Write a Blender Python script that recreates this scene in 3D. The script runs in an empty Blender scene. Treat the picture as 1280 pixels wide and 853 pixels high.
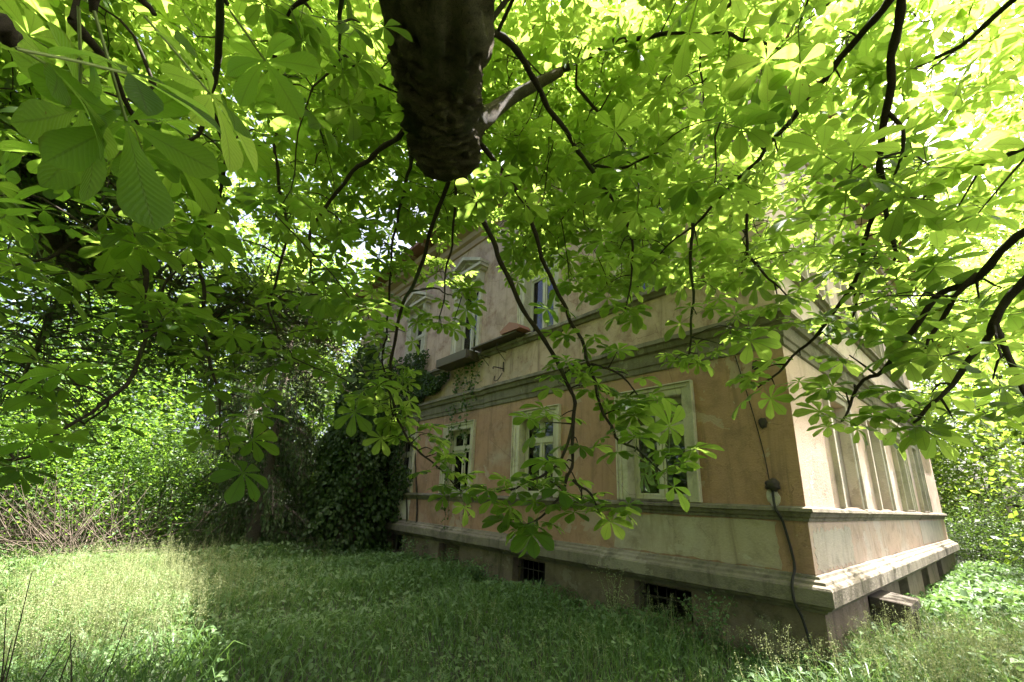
import bpy, bmesh, math, random
import numpy as np
from mathutils import Vector, Matrix

random.seed(7)
rng = np.random.default_rng(11)
R = math.radians
scene = bpy.context.scene
col = scene.collection

# ------------------------------------------------------------------ camera
CAM = np.array([0.0, 0.0, 1.75])
FPX, PPX, PPY = 532.9, 640.0, 470.0          # focal length and principal point, in pixels of a 1280 x 853 frame
PITCH, ROLL = 0.2776, 0.03886
_r0 = np.array([1.0, 0, 0]); FWD = np.array([0, math.cos(PITCH), math.sin(PITCH)])
_u0 = np.cross(_r0, FWD)
RGT = _r0 * math.cos(ROLL) + _u0 * math.sin(ROLL)
UPV = -_r0 * math.sin(ROLL) + _u0 * math.cos(ROLL)
cam = bpy.data.cameras.new('camera')
cam.sensor_width = 36.0
cam.lens = FPX / 1280 * 36.0
cam.shift_y = (PPY - 426.5) / 1280
cam.clip_start = 0.02
cam.clip_end = 600
cam_o = bpy.data.objects.new('camera', cam)
col.objects.link(cam_o)
cam_o.matrix_world = Matrix(((RGT[0], UPV[0], -FWD[0], CAM[0]), (RGT[1], UPV[1], -FWD[1], CAM[1]),
                             (RGT[2], UPV[2], -FWD[2], CAM[2]), (0, 0, 0, 1)))
scene.camera = cam_o

# ------------------------------------------------------------------ sky, sun, exposure
SUN_AZ, SUN_EL = R(63), R(63.5)                # azimuth clockwise from +Y
SUN = np.array([math.sin(SUN_AZ) * math.cos(SUN_EL), math.cos(SUN_AZ) * math.cos(SUN_EL), math.sin(SUN_EL)])
world = bpy.data.worlds.new('World')
scene.world = world
world.use_nodes = True
wn = world.node_tree
sky = wn.nodes.new('ShaderNodeTexSky')
sky.sky_type = 'NISHITA'
sky.sun_disc = False
sky.sun_elevation = SUN_EL
sky.sun_rotation = SUN_AZ
sky.air_density = 0.6
sky.dust_density = 8.0
sky.ozone_density = 0.3
bg = wn.nodes['Background']
wn.links.new(sky.outputs[0], bg.inputs[0])
bg.inputs[1].default_value = 0.1
sl = bpy.data.lights.new('sun', 'SUN')
sl.energy = 5.0
sl.angle = R(0.53)
sl.color = (1.0, 0.97, 0.92)
sun_o = bpy.data.objects.new('sun', sl)
col.objects.link(sun_o)
sun_o.rotation_euler = Vector(SUN).to_track_quat('Z', 'Y').to_euler()
scene.view_settings.view_transform = 'Standard'
scene.view_settings.look = 'None'
scene.view_settings.gamma = 1.0
scene.view_settings.exposure = 2.88
scene.render.engine = 'CYCLES'
cy = scene.cycles
cy.use_denoising = True
try:
    cy.denoiser = 'OPENIMAGEDENOISE'
    cy.denoising_input_passes = 'RGB_ALBEDO_NORMAL'
except Exception:
    pass
cy.max_bounces = 9
cy.diffuse_bounces = 5
cy.transmission_bounces = 7
cy.glossy_bounces = 3
cy.transparent_max_bounces = 8
cy.sample_clamp_indirect = 6.0
cy.caustics_reflective = False
cy.caustics_refractive = False

# ------------------------------------------------------------------ helpers
def ray(x, y):
    d = FWD + RGT * (x - PPX) / FPX - UPV * (y - PPY) / FPX
    return d / np.linalg.norm(d)
def at(x, y, r):                               # the point r metres away in the direction of a pixel
    return CAM + ray(x, y) * r
def proj(P):                                   # points (n,3) -> pixel x, y, depth
    q = np.asarray(P) - CAM
    z = q @ FWD
    zz = np.where(np.abs(z) < 1e-4, 1e-4, z)
    return PPX + FPX * (q @ RGT) / zz, PPY - FPX * (q @ UPV) / zz, z

def tag(o, label=None, cat=None, group=None, kind=None):
    if label: o['label'] = label
    if cat: o['category'] = cat
    if group: o['group'] = group
    if kind: o['kind'] = kind
    return o
def empty(name, loc=(0, 0, 0), rz=0.0):
    o = bpy.data.objects.new(name, None)
    o.empty_display_size = 0.2
    o.location = loc
    o.rotation_euler = (0, 0, rz)
    col.objects.link(o)
    return o
def link(name, me, parent=None):
    o = bpy.data.objects.new(name, me)
    col.objects.link(o)
    if parent is not None:
        o.parent = parent
    return o

def np_mesh(name, V, faces, mats, smooth=False, uv=None, midx=None):
    """V (n,3); faces: list of int arrays (m,3) or (m,4)."""
    me = bpy.data.meshes.new(name)
    V = np.ascontiguousarray(V, dtype=np.float32)
    me.vertices.add(len(V))
    me.vertices.foreach_set('co', V.ravel())
    faces = [np.asarray(f, dtype=np.int32) for f in faces if len(f)]
    loops = np.concatenate([f.ravel() for f in faces])
    tot = np.concatenate([np.full(len(f), f.shape[1], dtype=np.int32) for f in faces])
    start = np.concatenate([[0], np.cumsum(tot)[:-1]]).astype(np.int32)
    me.loops.add(len(loops))
    me.loops.foreach_set('vertex_index', loops)
    me.polygons.add(len(tot))
    me.polygons.foreach_set('loop_start', start)
    if midx is not None:
        me.polygons.foreach_set('material_index', np.asarray(midx, dtype=np.int32))
    if smooth:
        me.polygons.foreach_set('use_smooth', np.ones(len(tot), dtype=bool))
    if uv is not None:
        l = me.uv_layers.new(name='UVMap')
        l.data.foreach_set('uv', np.ascontiguousarray(np.asarray(uv, dtype=np.float32)[loops]).ravel())
    for m in (mats if isinstance(mats, (list, tuple)) else [mats]):
        me.materials.append(m)
    me.update(calc_edges=True)
    return me

class MB:
    """collects boxes, prisms and sweeps; build() links them as one mesh object"""
    def __init__(self):
        self.v = []; self.f = []
    def poly(self, pts):
        b = len(self.v); self.v += [tuple(p) for p in pts]
        self.f.append(list(range(b, b + len(pts))))
    def box(self, fr, a0, a1, w0, w1, z0, z1):
        """box in a facade frame fr(a, w, z): along, outward, up"""
        b = len(self.v)
        for z in (z0, z1):
            for a, w in ((a0, w0), (a1, w0), (a1, w1), (a0, w1)):
                self.v.append(tuple(fr(a, w, z)))
        for q in ((0, 1, 2, 3), (7, 6, 5, 4), (0, 4, 5, 1), (1, 5, 6, 2), (2, 6, 7, 3), (3, 7, 4, 0)):
            self.f.append([b + i for i in q])
    def prism(self, fr, pts, w0, w1):
        """outline pts [(a, z)] given thickness from w0 to w1"""
        b = len(self.v); n = len(pts)
        for w in (w0, w1):
            for a, z in pts:
                self.v.append(tuple(fr(a, w, z)))
        self.f.append([b + i for i in range(n)])
        self.f.append([b + n + i for i in reversed(range(n))])
        for i in range(n):
            j = (i + 1) % n
            self.f.append([b + i, b + j, b + n + j, b + n + i])
    def rings(self, rings, closed=True, cap=True):
        b = len(self.v); n = len(rings[0])
        for r in rings:
            self.v += [tuple(p) for p in r]
        for k in range(len(rings) - 1):
            for i in range(n if closed else n - 1):
                j = (i + 1) % n
                self.f.append([b + k * n + i, b + k * n + j, b + (k + 1) * n + j, b + (k + 1) * n + i])
        if cap and closed:
            self.f.append([b + i for i in range(n)])
            e = b + (len(rings) - 1) * n
            self.f.append([e + i for i in reversed(range(n))])
    def tube(self, pts, rad, sides=8):
        V, F = tube_np(np.array(pts, dtype=float), rad, sides)
        b = len(self.v)
        self.v += [tuple(p) for p in V]
        self.f += [[b + int(i) for i in q] for q in F]
    def build(self, name, mat, parent=None, smooth=False, bevel=0.0):
        me = bpy.data.meshes.new(name)
        me.from_pydata(self.v, [], self.f)
        bm = bmesh.new(); bm.from_mesh(me)
        bmesh.ops.recalc_face_normals(bm, faces=bm.faces)
        if bevel > 0:
            ed = [e for e in bm.edges if len(e.link_faces) == 2 and e.calc_face_angle(0) > 0.5]
            bmesh.ops.bevel(bm, geom=ed, offset=bevel, segments=1, affect='EDGES', clamp_overlap=True)
        bm.to_mesh(me); bm.free()
        if smooth:
            me.polygons.foreach_set('use_smooth', np.ones(len(me.polygons), dtype=bool))
        me.materials.append(mat)
        return link(name, me, parent)

def smooth_path(P, n):
    """Catmull-Rom through P (k,d) -> n points"""
    P = np.asarray(P, dtype=float)
    if len(P) == 2:
        t = np.linspace(0, 1, n)[:, None]
        return P[0] * (1 - t) + P[1] * t
    Q = np.vstack([2 * P[0] - P[1], P, 2 * P[-1] - P[-2]])
    t = np.linspace(0, len(P) - 1, n); i = np.minimum(t.astype(int), len(P) - 2); f = (t - i)[:, None]
    a, b, c, d = Q[i], Q[i + 1], Q[i + 2], Q[i + 3]
    return 0.5 * (2 * b + (c - a) * f + (2 * a - 5 * b + 4 * c - d) * f ** 2 + (3 * b - a - 3 * c + d) * f ** 3)

def tube_np(P, rad, sides=6, knob=0.0):
    P = np.asarray(P, dtype=float); n = len(P)
    rad = np.broadcast_to(np.asarray(rad, dtype=float), (n,))
    T = np.gradient(P, axis=0); T /= np.linalg.norm(T, axis=1)[:, None] + 1e-9
    a = np.array([0.3, 0.2, 1.0]) if abs(T[0][2]) < 0.9 else np.array([1.0, 0.1, 0.2])
    u = np.cross(T[0], a); u /= np.linalg.norm(u)
    ang = np.linspace(0, 2 * math.pi, sides, endpoint=False)
    V = np.zeros((n, sides, 3))
    for k in range(n):
        u = u - T[k] * (u @ T[k]); u /= np.linalg.norm(u) + 1e-9
        w = np.cross(T[k], u)
        rr = rad[k] * (1 + (rng.normal(0, knob, sides) if knob else 0))
        V[k] = P[k] + (np.cos(ang) * rr)[:, None] * u + (np.sin(ang) * rr)[:, None] * w
    i = np.arange(sides); j = (i + 1) % sides
    F = np.concatenate([np.stack([k * sides + i, k * sides + j, (k + 1) * sides + j, (k + 1) * sides + i], 1) for k in range(n - 1)])
    V = V.reshape(-1, 3)
    # close both ends with a centre point (degenerate quads kept simple)
    V = np.vstack([V, P[0], P[-1]])
    e = (n - 1) * sides
    F = np.vstack([F, np.stack([i, np.full(sides, n * sides), np.full(sides, n * sides), j], 1)[:0]])
    return V, F

def tube_mesh(name, P, rad, mat, sides=6, knob=0.0, parent=None):
    V, F = tube_np(P, rad, sides, knob)
    n = len(P); i = np.arange(sides); j = (i + 1) % sides
    cap0 = np.stack([j, i, np.full(sides, n * sides)], 1)
    cap1 = np.stack([(n - 1) * sides + i, (n - 1) * sides + j, np.full(sides, n * sides + 1)], 1)
    return link(name, np_mesh(name, V, [F, cap0, cap1], mat, smooth=True), parent)

class Bulk:
    """gathers many small tubes in one mesh"""
    def __init__(self): self.V = []; self.F = []; self.n = 0
    def tube(self, P, rad, sides=4):
        V, F = tube_np(P, rad, sides)
        V = V[:-2]
        self.V.append(V); self.F.append(F + self.n); self.n += len(V)
    def mesh(self, name, mat):
        return np_mesh(name, np.vstack(self.V), [np.vstack(self.F)], mat, smooth=True)

# ------------------------------------------------------------------ materials
def new_mat(name):
    m = bpy.data.materials.new(name)
    m.use_nodes = True
    nt = m.node_tree
    nt.nodes.clear()
    out = nt.nodes.new('ShaderNodeOutputMaterial')
    return m, nt, out
def nd(nt, typ, ins=None, **props):
    n = nt.nodes.new(typ)
    for k, v in props.items(): setattr(n, k, v)
    for k, v in (ins or {}).items():
        if isinstance(v, bpy.types.NodeSocket): nt.links.new(v, n.inputs[k])
        else: n.inputs[k].default_value = v
    return n
def rgb(c): return (c[0], c[1], c[2], 1.0)
def mixc(nt, fac, a, b, blend='MIX'):
    n = nt.nodes.new('ShaderNodeMix'); n.data_type = 'RGBA'; n.blend_type = blend
    for k, v in ((0, fac), (6, a), (7, b)):
        if isinstance(v, bpy.types.NodeSocket): nt.links.new(v, n.inputs[k])
        elif k == 0: n.inputs[0].default_value = v
        else: n.inputs[k].default_value = rgb(v)
    return n.outputs[2]
def ramp(nt, sock, lo, hi):
    n = nd(nt, 'ShaderNodeMapRange', {'Value': sock, 'From Min': lo, 'From Max': hi})
    n.interpolation_type = 'SMOOTHSTEP'
    return n.outputs[0]
def noise(nt, vec, scale, detail=6, rough=0.6, dist=0.0):
    return nd(nt, 'ShaderNodeTexNoise', {'Vector': vec, 'Scale': scale, 'Detail': detail, 'Roughness': rough, 'Distortion': dist}).outputs[0]
def stretch(nt, vec, s):
    return nd(nt, 'ShaderNodeMapping', {'Vector': vec, 'Scale': s}).outputs[0]

def plaster(name, base, pale, dark, bump=0.25, pale_lo=0.55, streak=0.5, upper=None, moss=0.0):
    m, nt, out = new_mat(name)
    co = nd(nt, 'ShaderNodeTexCoord').outputs['Object']
    big = noise(nt, co, 0.55, 8, 0.62, 0.6)
    mid = noise(nt, co, 2.6, 8, 0.7, 0.4)
    fine = noise(nt, co, 38, 4, 0.6)
    st = noise(nt, stretch(nt, co, (5.5, 5.5, 0.35)), 1.0, 6, 0.65, 0.5)
    c = base
    if upper is not None:
        sep = nd(nt, 'ShaderNodeSeparateXYZ', {0: co}).outputs[2]
        c = mixc(nt, ramp(nt, sep, 3.6, 4.6), base, upper)
    c = mixc(nt, ramp(nt, big, pale_lo, pale_lo + 0.2), c, pale)
    c = mixc(nt, ramp(nt, mid, 0.46, 0.74), c, tuple(0.6 * x for x in base))
    c = mixc(nt, nd(nt, 'ShaderNodeMath', {0: ramp(nt, st, 0.5, 0.78), 1: streak}, operation='MULTIPLY').outputs[0], c, dark)
    gr = ramp(nt, noise(nt, mixvec(nt, co, 3.1), 1.25, 10, 0.66, 0.5), 0.5, 0.68)
    c = mixc(nt, nd(nt, 'ShaderNodeMath', {0: gr, 1: 0.65 * streak}, operation='MULTIPLY').outputs[0], c, dark)
    crk = nd(nt, 'ShaderNodeTexVoronoi', {'Vector': mixvec(nt, co, mid), 'Scale': 0.9}, feature='DISTANCE_TO_EDGE').outputs[0]
    inv = nd(nt, 'ShaderNodeMath', {0: 1.0, 1: ramp(nt, crk, 0.0, 0.006)}, operation='SUBTRACT').outputs[0]
    c = mixc(nt, nd(nt, 'ShaderNodeMath', {0: inv, 1: 0.7}, operation='MULTIPLY').outputs[0], c, tuple(0.35 * x for x in base))
    chip = nd(nt, 'ShaderNodeMath', {0: ramp(nt, noise(nt, co, 6.5, 5, 0.55), 0.68, 0.70), 1: ramp(nt, noise(nt, mixvec(nt, co, 0.37), 1.15, 10, 0.62, 0.3), 0.60, 0.612)}, operation='MAXIMUM').outputs[0]
    c = mixc(nt, nd(nt, 'ShaderNodeMath', {0: chip, 1: 0.72}, operation='MULTIPLY').outputs[0], c, pale)
    c = mixc(nt, nd(nt, 'ShaderNodeMath', {0: fine, 1: 0.45}, operation='MULTIPLY').outputs[0], c, tuple(0.55 * x for x in base))
    if moss:
        ms = ramp(nt, noise(nt, co, 3.4, 8, 0.7), 0.5, 0.68)
        c = mixc(nt, nd(nt, 'ShaderNodeMath', {0: ms, 1: moss}, operation='MULTIPLY').outputs[0], c, (0.055, 0.06, 0.03))
    h = nd(nt, 'ShaderNodeMath', {0: nd(nt, 'ShaderNodeMath', {0: mid, 1: 0.5}, operation='MULTIPLY').outputs[0], 1: fine}, operation='ADD').outputs[0]
    h = nd(nt, 'ShaderNodeMath', {0: h, 1: nd(nt, 'ShaderNodeMath', {0: chip, 1: -0.8}, operation='MULTIPLY').outputs[0]}, operation='ADD').outputs[0]
    bp = nd(nt, 'ShaderNodeBump', {'Strength': bump * 1.6, 'Distance': 0.025, 'Height': h}).outputs[0]
    p = nd(nt, 'ShaderNodeBsdfPrincipled', {'Base Color': c, 'Roughness': 0.9, 'Normal': bp})
    p.inputs['Specular IOR Level'].default_value = 0.2
    nt.links.new(p.outputs[0], out.inputs[0])
    return m
def mixvec(nt, co, fac):
    if not isinstance(fac, bpy.types.NodeSocket): return nd(nt, 'ShaderNodeVectorMath', {0: co, 1: (fac, fac, fac)}, operation='ADD').outputs[0]
    a = nd(nt, 'ShaderNodeVectorMath', {0: co, 1: nd(nt, 'ShaderNodeCombineXYZ', {0: fac, 1: fac, 2: fac}).outputs[0]}, operation='ADD')
    return a.outputs[0]

def painted(name, base, worn, amount=0.5, rough=0.6, scale=9):
    m, nt, out = new_mat(name)
    co = nd(nt, 'ShaderNodeTexCoord').outputs['Object']
    n1 = noise(nt, stretch(nt, co, (3, 3, 0.6)), scale, 7, 0.7)
    n2 = noise(nt, co, 1.7, 4, 0.6)
    c = mixc(nt, nd(nt, 'ShaderNodeMath', {0: ramp(nt, n1, 0.48, 0.75), 1: amount}, operation='MULTIPLY').outputs[0], base, worn)
    c = mixc(nt, nd(nt, 'ShaderNodeMath', {0: n2, 1: 0.5}, operation='MULTIPLY').outputs[0], c, tuple(0.6 * x for x in base))
    bp = nd(nt, 'ShaderNodeBump', {'Strength': 0.2, 'Distance': 0.01, 'Height': n1}).outputs[0]
    p = nd(nt, 'ShaderNodeBsdfPrincipled', {'Base Color': c, 'Roughness': rough, 'Normal': bp})
    nt.links.new(p.outputs[0], out.inputs[0])
    return m

def leafmat(name, dif, tra, dif2=None, tra2=None, mix=0.5, gloss=0.35, rough=0.42, veins=False):
    m, nt, out = new_mat(name)
    geo = nd(nt, 'ShaderNodeNewGeometry')
    if veins:
        oi = nd(nt, 'ShaderNodeObjectInfo').outputs['Random']
        rnd = nd(nt, 'ShaderNodeMath', {0: nd(nt, 'ShaderNodeMath', {0: geo.outputs['Random Per Island'], 1: oi}, operation='ADD').outputs[0], 1: 0.5}, operation='MULTIPLY').outputs[0]
    else:
        rnd = geo.outputs['Random Per Island']
    d2 = dif2 or tuple(x * 0.6 for x in dif); t2 = tra2 or tuple(x * 0.65 for x in tra)
    cd = mixc(nt, rnd, dif, d2); ct = mixc(nt, rnd, tra, t2)
    nrm = None
    if veins:
        uv = nd(nt, 'ShaderNodeTexCoord').outputs['UV']
        s = nd(nt, 'ShaderNodeSeparateXYZ', {0: uv})
        au = nd(nt, 'ShaderNodeMath', {0: nd(nt, 'ShaderNodeMath', {0: s.outputs[0], 1: -0.5}, operation='ADD').outputs[0]}, operation='ABSOLUTE').outputs[0]
        rib = nd(nt, 'ShaderNodeMath', {0: 1.0, 1: ramp(nt, au, 0.012, 0.05)}, operation='SUBTRACT').outputs[0]
        ph = nd(nt, 'ShaderNodeMath', {0: nd(nt, 'ShaderNodeMath', {0: au, 1: -0.42}, operation='MULTIPLY').outputs[0], 1: s.outputs[1]}, operation='ADD').outputs[0]
        sn = nd(nt, 'ShaderNodeMath', {0: nd(nt, 'ShaderNodeMath', {0: ph, 1: 95.0}, operation='MULTIPLY').outputs[0]}, operation='SINE').outputs[0]
        lat = ramp(nt, sn, 0.55, 1.0)
        vein = nd(nt, 'ShaderNodeMath', {0: rib, 1: nd(nt, 'ShaderNodeMath', {0: lat, 1: 0.32}, operation='MULTIPLY').outputs[0]}, operation='MAXIMUM').outputs[0]
        blot = noise(nt, nd(nt, 'ShaderNodeTexCoord').outputs['Object'], 24, 4, 0.6)
        ct = mixc(nt, nd(nt, 'ShaderNodeMath', {0: ramp(nt, blot, 0.5, 0.75), 1: 0.3}, operation='MULTIPLY').outputs[0], ct, t2)
        ct = mixc(nt, nd(nt, 'ShaderNodeMath', {0: vein, 1: 0.5}, operation='MULTIPLY').outputs[0], ct, (0.13, 0.19, 0.03))
        cd = mixc(nt, nd(nt, 'ShaderNodeMath', {0: vein, 1: 0.55}, operation='MULTIPLY').outputs[0], cd, (0.16, 0.2, 0.06))
        oc = nd(nt, 'ShaderNodeVectorMath', {0: nd(nt, 'ShaderNodeNewGeometry').outputs['Position'], 1: (3.0, 3.0, 3.0)}, operation='MULTIPLY').outputs[0]
        spot = ramp(nt, noise(nt, oc, 11, 3, 0.55), 0.715, 0.74)
        edge = nd(nt, 'ShaderNodeMath', {0: ramp(nt, au, 0.36, 0.5), 1: ramp(nt, noise(nt, oc, 3.0, 3, 0.6), 0.55, 0.72)}, operation='MULTIPLY').outputs[0]
        sick = nd(nt, 'ShaderNodeMath', {0: spot, 1: nd(nt, 'ShaderNodeMath', {0: edge, 1: 0.7}, operation='MULTIPLY').outputs[0]}, operation='MAXIMUM').outputs[0]
        cd = mixc(nt, sick, cd, (0.12, 0.075, 0.02)); ct = mixc(nt, sick, ct, (0.16, 0.11, 0.02))
        nrm = nd(nt, 'ShaderNodeBump', {'Strength': 0.35, 'Distance': 0.004, 'Height': sn}).outputs[0]
    ins = {'Base Color': cd, 'Roughness': rough}
    if nrm: ins['Normal'] = nrm
    p = nd(nt, 'ShaderNodeBsdfPrincipled', ins)
    p.inputs['Specular IOR Level'].default_value = gloss
    t = nd(nt, 'ShaderNodeBsdfTranslucent', {'Color': ct})
    x = nd(nt, 'ShaderNodeMixShader', {0: mix, 1: p.outputs[0], 2: t.outputs[0]})
    nt.links.new(x.outputs[0], out.inputs[0])
    return m

def barkmat(name, a, b, sc=14, ridge=0.8):
    m, nt, out = new_mat(name)
    co = nd(nt, 'ShaderNodeTexCoord').outputs['Object']
    n1 = noise(nt, co, sc, 8, 0.7, 1.2)
    v = nd(nt, 'ShaderNodeTexVoronoi', {'Vector': mixvec(nt, stretch(nt, co, (1, 1, 0.5)), n1), 'Scale': sc * 1.5}, feature='DISTANCE_TO_EDGE').outputs[0]
    n2 = noise(nt, co, 2.2, 5, 0.6)
    c = mixc(nt, n1, a, b)
    c = mixc(nt, nd(nt, 'ShaderNodeMath', {0: 1.0, 1: ramp(nt, v, 0.0, 0.12)}, operation='SUBTRACT').outputs[0], c, tuple(0.3 * x for x in a))
    c = mixc(nt, ramp(nt, n2, 0.52, 0.7), c, (0.07, 0.08, 0.045))
    h = nd(nt, 'ShaderNodeMath', {0: n1, 1: ramp(nt, v, 0.0, 0.18)}, operation='ADD').outputs[0]
    bp = nd(nt, 'ShaderNodeBump', {'Strength': ridge, 'Distance': 0.03, 'Height': h}).outputs[0]
    p = nd(nt, 'ShaderNodeBsdfPrincipled', {'Base Color': c, 'Roughness': 0.9, 'Normal': bp})
    p.inputs['Specular IOR Level'].default_value = 0.15
    nt.links.new(p.outputs[0], out.inputs[0])
    return m
def flat(name, c, rough=0.6, metal=0.0):
    m, nt, out = new_mat(name)
    co = nd(nt, 'ShaderNodeTexCoord').outputs['Object']
    n = noise(nt, co, 18, 5, 0.6)
    cc = mixc(nt, n, c, tuple(0.6 * x for x in c))
    p = nd(nt, 'ShaderNodeBsdfPrincipled', {'Base Color': cc, 'Roughness': rough, 'Metallic': metal})
    nt.links.new(p.outputs[0], out.inputs[0])
    return m
def glassmat():
    m, nt, out = new_mat('window_glass')
    co = nd(nt, 'ShaderNodeTexCoord').outputs['Object']
    bp = nd(nt, 'ShaderNodeBump', {'Strength': 0.06, 'Distance': 0.02, 'Height': noise(nt, co, 2.5, 2, 0.5)}).outputs[0]
    fr = nd(nt, 'ShaderNodeFresnel', {'IOR': 1.65, 'Normal': bp}).outputs[0]
    g = nd(nt, 'ShaderNodeBsdfGlossy', {'Color': (0.95, 0.97, 0.95, 1), 'Roughness': 0.015, 'Normal': bp})
    t = nd(nt, 'ShaderNodeBsdfTransparent', {'Color': (0.78, 0.82, 0.78, 1)})
    x = nd(nt, 'ShaderNodeMixShader', {0: fr, 1: t.outputs[0], 2: g.outputs[0]})
    nt.links.new(x.outputs[0], out.inputs[0])
    return m

M = {}
M['wall'] = plaster('ochre_plaster', (0.42, 0.24, 0.165), (0.46, 0.355, 0.29), (0.15, 0.10, 0.07), upper=(0.54, 0.39, 0.31), pale_lo=0.57, streak=0.75)
M['wall_lit'] = plaster('lit_side_plaster', (0.64, 0.46, 0.37), (0.68, 0.58, 0.52), (0.34, 0.25, 0.19), upper=(0.62, 0.50, 0.43), pale_lo=0.5, streak=0.6)  # wall plaster made paler: brighter light on this facade put into its colour
M['plinth'] = plaster('plinth_plaster', (0.21, 0.155, 0.11), (0.27, 0.22, 0.165), (0.06, 0.048, 0.034), streak=0.9, pale_lo=0.52, moss=0.55)
M['stone'] = plaster('moulding_stucco', (0.215, 0.18, 0.135), (0.33, 0.285, 0.225), (0.06, 0.05, 0.036), streak=0.85, pale_lo=0.56, moss=0.5, bump=0.3)
M['patch'] = plaster('repair_plaster', (0.45, 0.355, 0.265), (0.50, 0.42, 0.335), (0.21, 0.155, 0.105), streak=0.75, pale_lo=0.5)
M['white_patch'] = plaster('white_repair_plaster', (0.60, 0.51, 0.43), (0.66, 0.58, 0.50), (0.36, 0.28, 0.22), streak=0.55)
M['niche'] = plaster('grey_niche_plaster', (0.43, 0.345, 0.285), (0.47, 0.40, 0.345), (0.25, 0.20, 0.165), streak=0.6)
M['frame'] = painted('peeling_window_paint', (0.56, 0.50, 0.39), (0.24, 0.19, 0.13), 0.85)
M['red_wood'] = painted('red_brown_wood', (0.30, 0.12, 0.07), (0.18, 0.09, 0.06), 0.6)
M['dark_stone'] = plaster('dark_stone', (0.085, 0.068, 0.052), (0.12, 0.10, 0.08), (0.03, 0.026, 0.02), streak=0.6, moss=0.4)
M['trim'] = plaster('surround_stucco', (0.54, 0.47, 0.365), (0.60, 0.53, 0.43), (0.24, 0.20, 0.14), streak=0.65, pale_lo=0.45, bump=0.15)
M['dark_wood'] = painted('weathered_dark_wood', (0.10, 0.075, 0.05), (0.05, 0.04, 0.03), 0.6)
M['iron'] = flat('rusty_iron', (0.045, 0.032, 0.024), 0.85, 0.1)
M['rubber'] = flat('black_cable', (0.022, 0.018, 0.015), 0.9)
M['roof'] = flat('roof_tile', (0.24, 0.10, 0.06), 0.85)
M['eave_wood'] = painted('brown_eave_boards', (0.34, 0.22, 0.14), (0.2, 0.13, 0.09), 0.5)
M['glass'] = glassmat()
M['curtain'] = flat('net_curtain', (0.5, 0.46, 0.4), 0.9)
M['pink'] = flat('pink_petals', (0.75, 0.32, 0.35), 0.7)
M['chestnut'] = leafmat('chestnut_leaf', (0.045, 0.095, 0.016), (0.47, 0.62, 0.10), (0.032, 0.078, 0.015), (0.24, 0.43, 0.05), mix=0.62, gloss=0.3, veins=True)
M['petiole'] = flat('leaf_stalk', (0.25, 0.30, 0.10), 0.6)
M['bark'] = barkmat('chestnut_bark', (0.23, 0.18, 0.135), (0.38, 0.31, 0.24), 22, 1.0)
M['twig'] = barkmat('twig_bark', (0.045, 0.034, 0.028), (0.075, 0.056, 0.045), 30, 0.4)
M['cut'] = flat('sawn_wood_dark', (0.035, 0.027, 0.02), 0.9)
M['bark2'] = barkmat('grey_bark', (0.09, 0.075, 0.06), (0.15, 0.13, 0.105), 9, 0.9)
M['needle'] = leafmat('conifer_needles', (0.035, 0.06, 0.02), (0.06, 0.09, 0.018), (0.055, 0.085, 0.028), (0.09, 0.13, 0.025), mix=0.35, gloss=0.15)
M['larch'] = leafmat('fine_foliage', (0.075, 0.115, 0.04), (0.20, 0.27, 0.07), (0.045, 0.08, 0.028), (0.11, 0.18, 0.04), mix=0.45, gloss=0.25)
M['maple'] = leafmat('maple_foliage', (0.075, 0.14, 0.024), (0.24, 0.40, 0.04), (0.04, 0.09, 0.018), (0.12, 0.24, 0.02), mix=0.48, gloss=0.4)
M['shrub'] = leafmat('shrub_foliage', (0.055, 0.10, 0.022), (0.16, 0.27, 0.035), (0.035, 0.07, 0.018), (0.09, 0.17, 0.022), mix=0.42, gloss=0.4)
M['ivy'] = leafmat('ivy_foliage', (0.03, 0.06, 0.014), (0.06, 0.11, 0.014), (0.055, 0.09, 0.02), (0.10, 0.16, 0.02), mix=0.35, gloss=0.3, rough=0.5)
M['lime'] = leafmat('lime_foliage', (0.085, 0.14, 0.024), (0.33, 0.46, 0.05), (0.05, 0.105, 0.018), (0.2, 0.33, 0.03), mix=0.5, gloss=0.3)
M['brush'] = flat('dry_brush', (0.13, 0.098, 0.07), 0.9)
M['grass'] = leafmat('grass_blades', (0.115, 0.20, 0.055), (0.17, 0.29, 0.05), (0.06, 0.13, 0.035), (0.10, 0.19, 0.03), mix=0.4, gloss=0.35)
M['herb'] = leafmat('herb_leaves', (0.075, 0.14, 0.045), (0.11, 0.21, 0.045), (0.125, 0.19, 0.075), (0.16, 0.26, 0.06), mix=0.35, gloss=0.25, rough=0.55)
M['panicle'] = leafmat('grass_panicles', (0.32, 0.33, 0.17), (0.30, 0.32, 0.13), (0.2, 0.24, 0.1), (0.2, 0.24, 0.08), mix=0.4, gloss=0.2, rough=0.6)
def soilmat():
    m, nt, out = new_mat('soil')
    co = nd(nt, 'ShaderNodeTexCoord').outputs['Object']
    n = noise(nt, co, 2.3, 9, 0.7); f = noise(nt, co, 40, 4, 0.6)
    c = mixc(nt, ramp(nt, n, 0.4, 0.62), (0.045, 0.035, 0.022), (0.03, 0.05, 0.014))
    c = mixc(nt, f, c, (0.02, 0.03, 0.01))
    bp = nd(nt, 'ShaderNodeBump', {'Strength': 0.8, 'Distance': 0.03, 'Height': f}).outputs[0]
    p = nd(nt, 'ShaderNodeBsdfPrincipled', {'Base Color': c, 'Roughness': 0.95, 'Normal': bp})
    nt.links.new(p.outputs[0], out.inputs[0])
    return m
M['soil'] = soilmat()
M['gravel'] = plaster('pale_gravel', (0.36, 0.33, 0.28), (0.42, 0.39, 0.34), (0.2, 0.18, 0.15))

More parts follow.
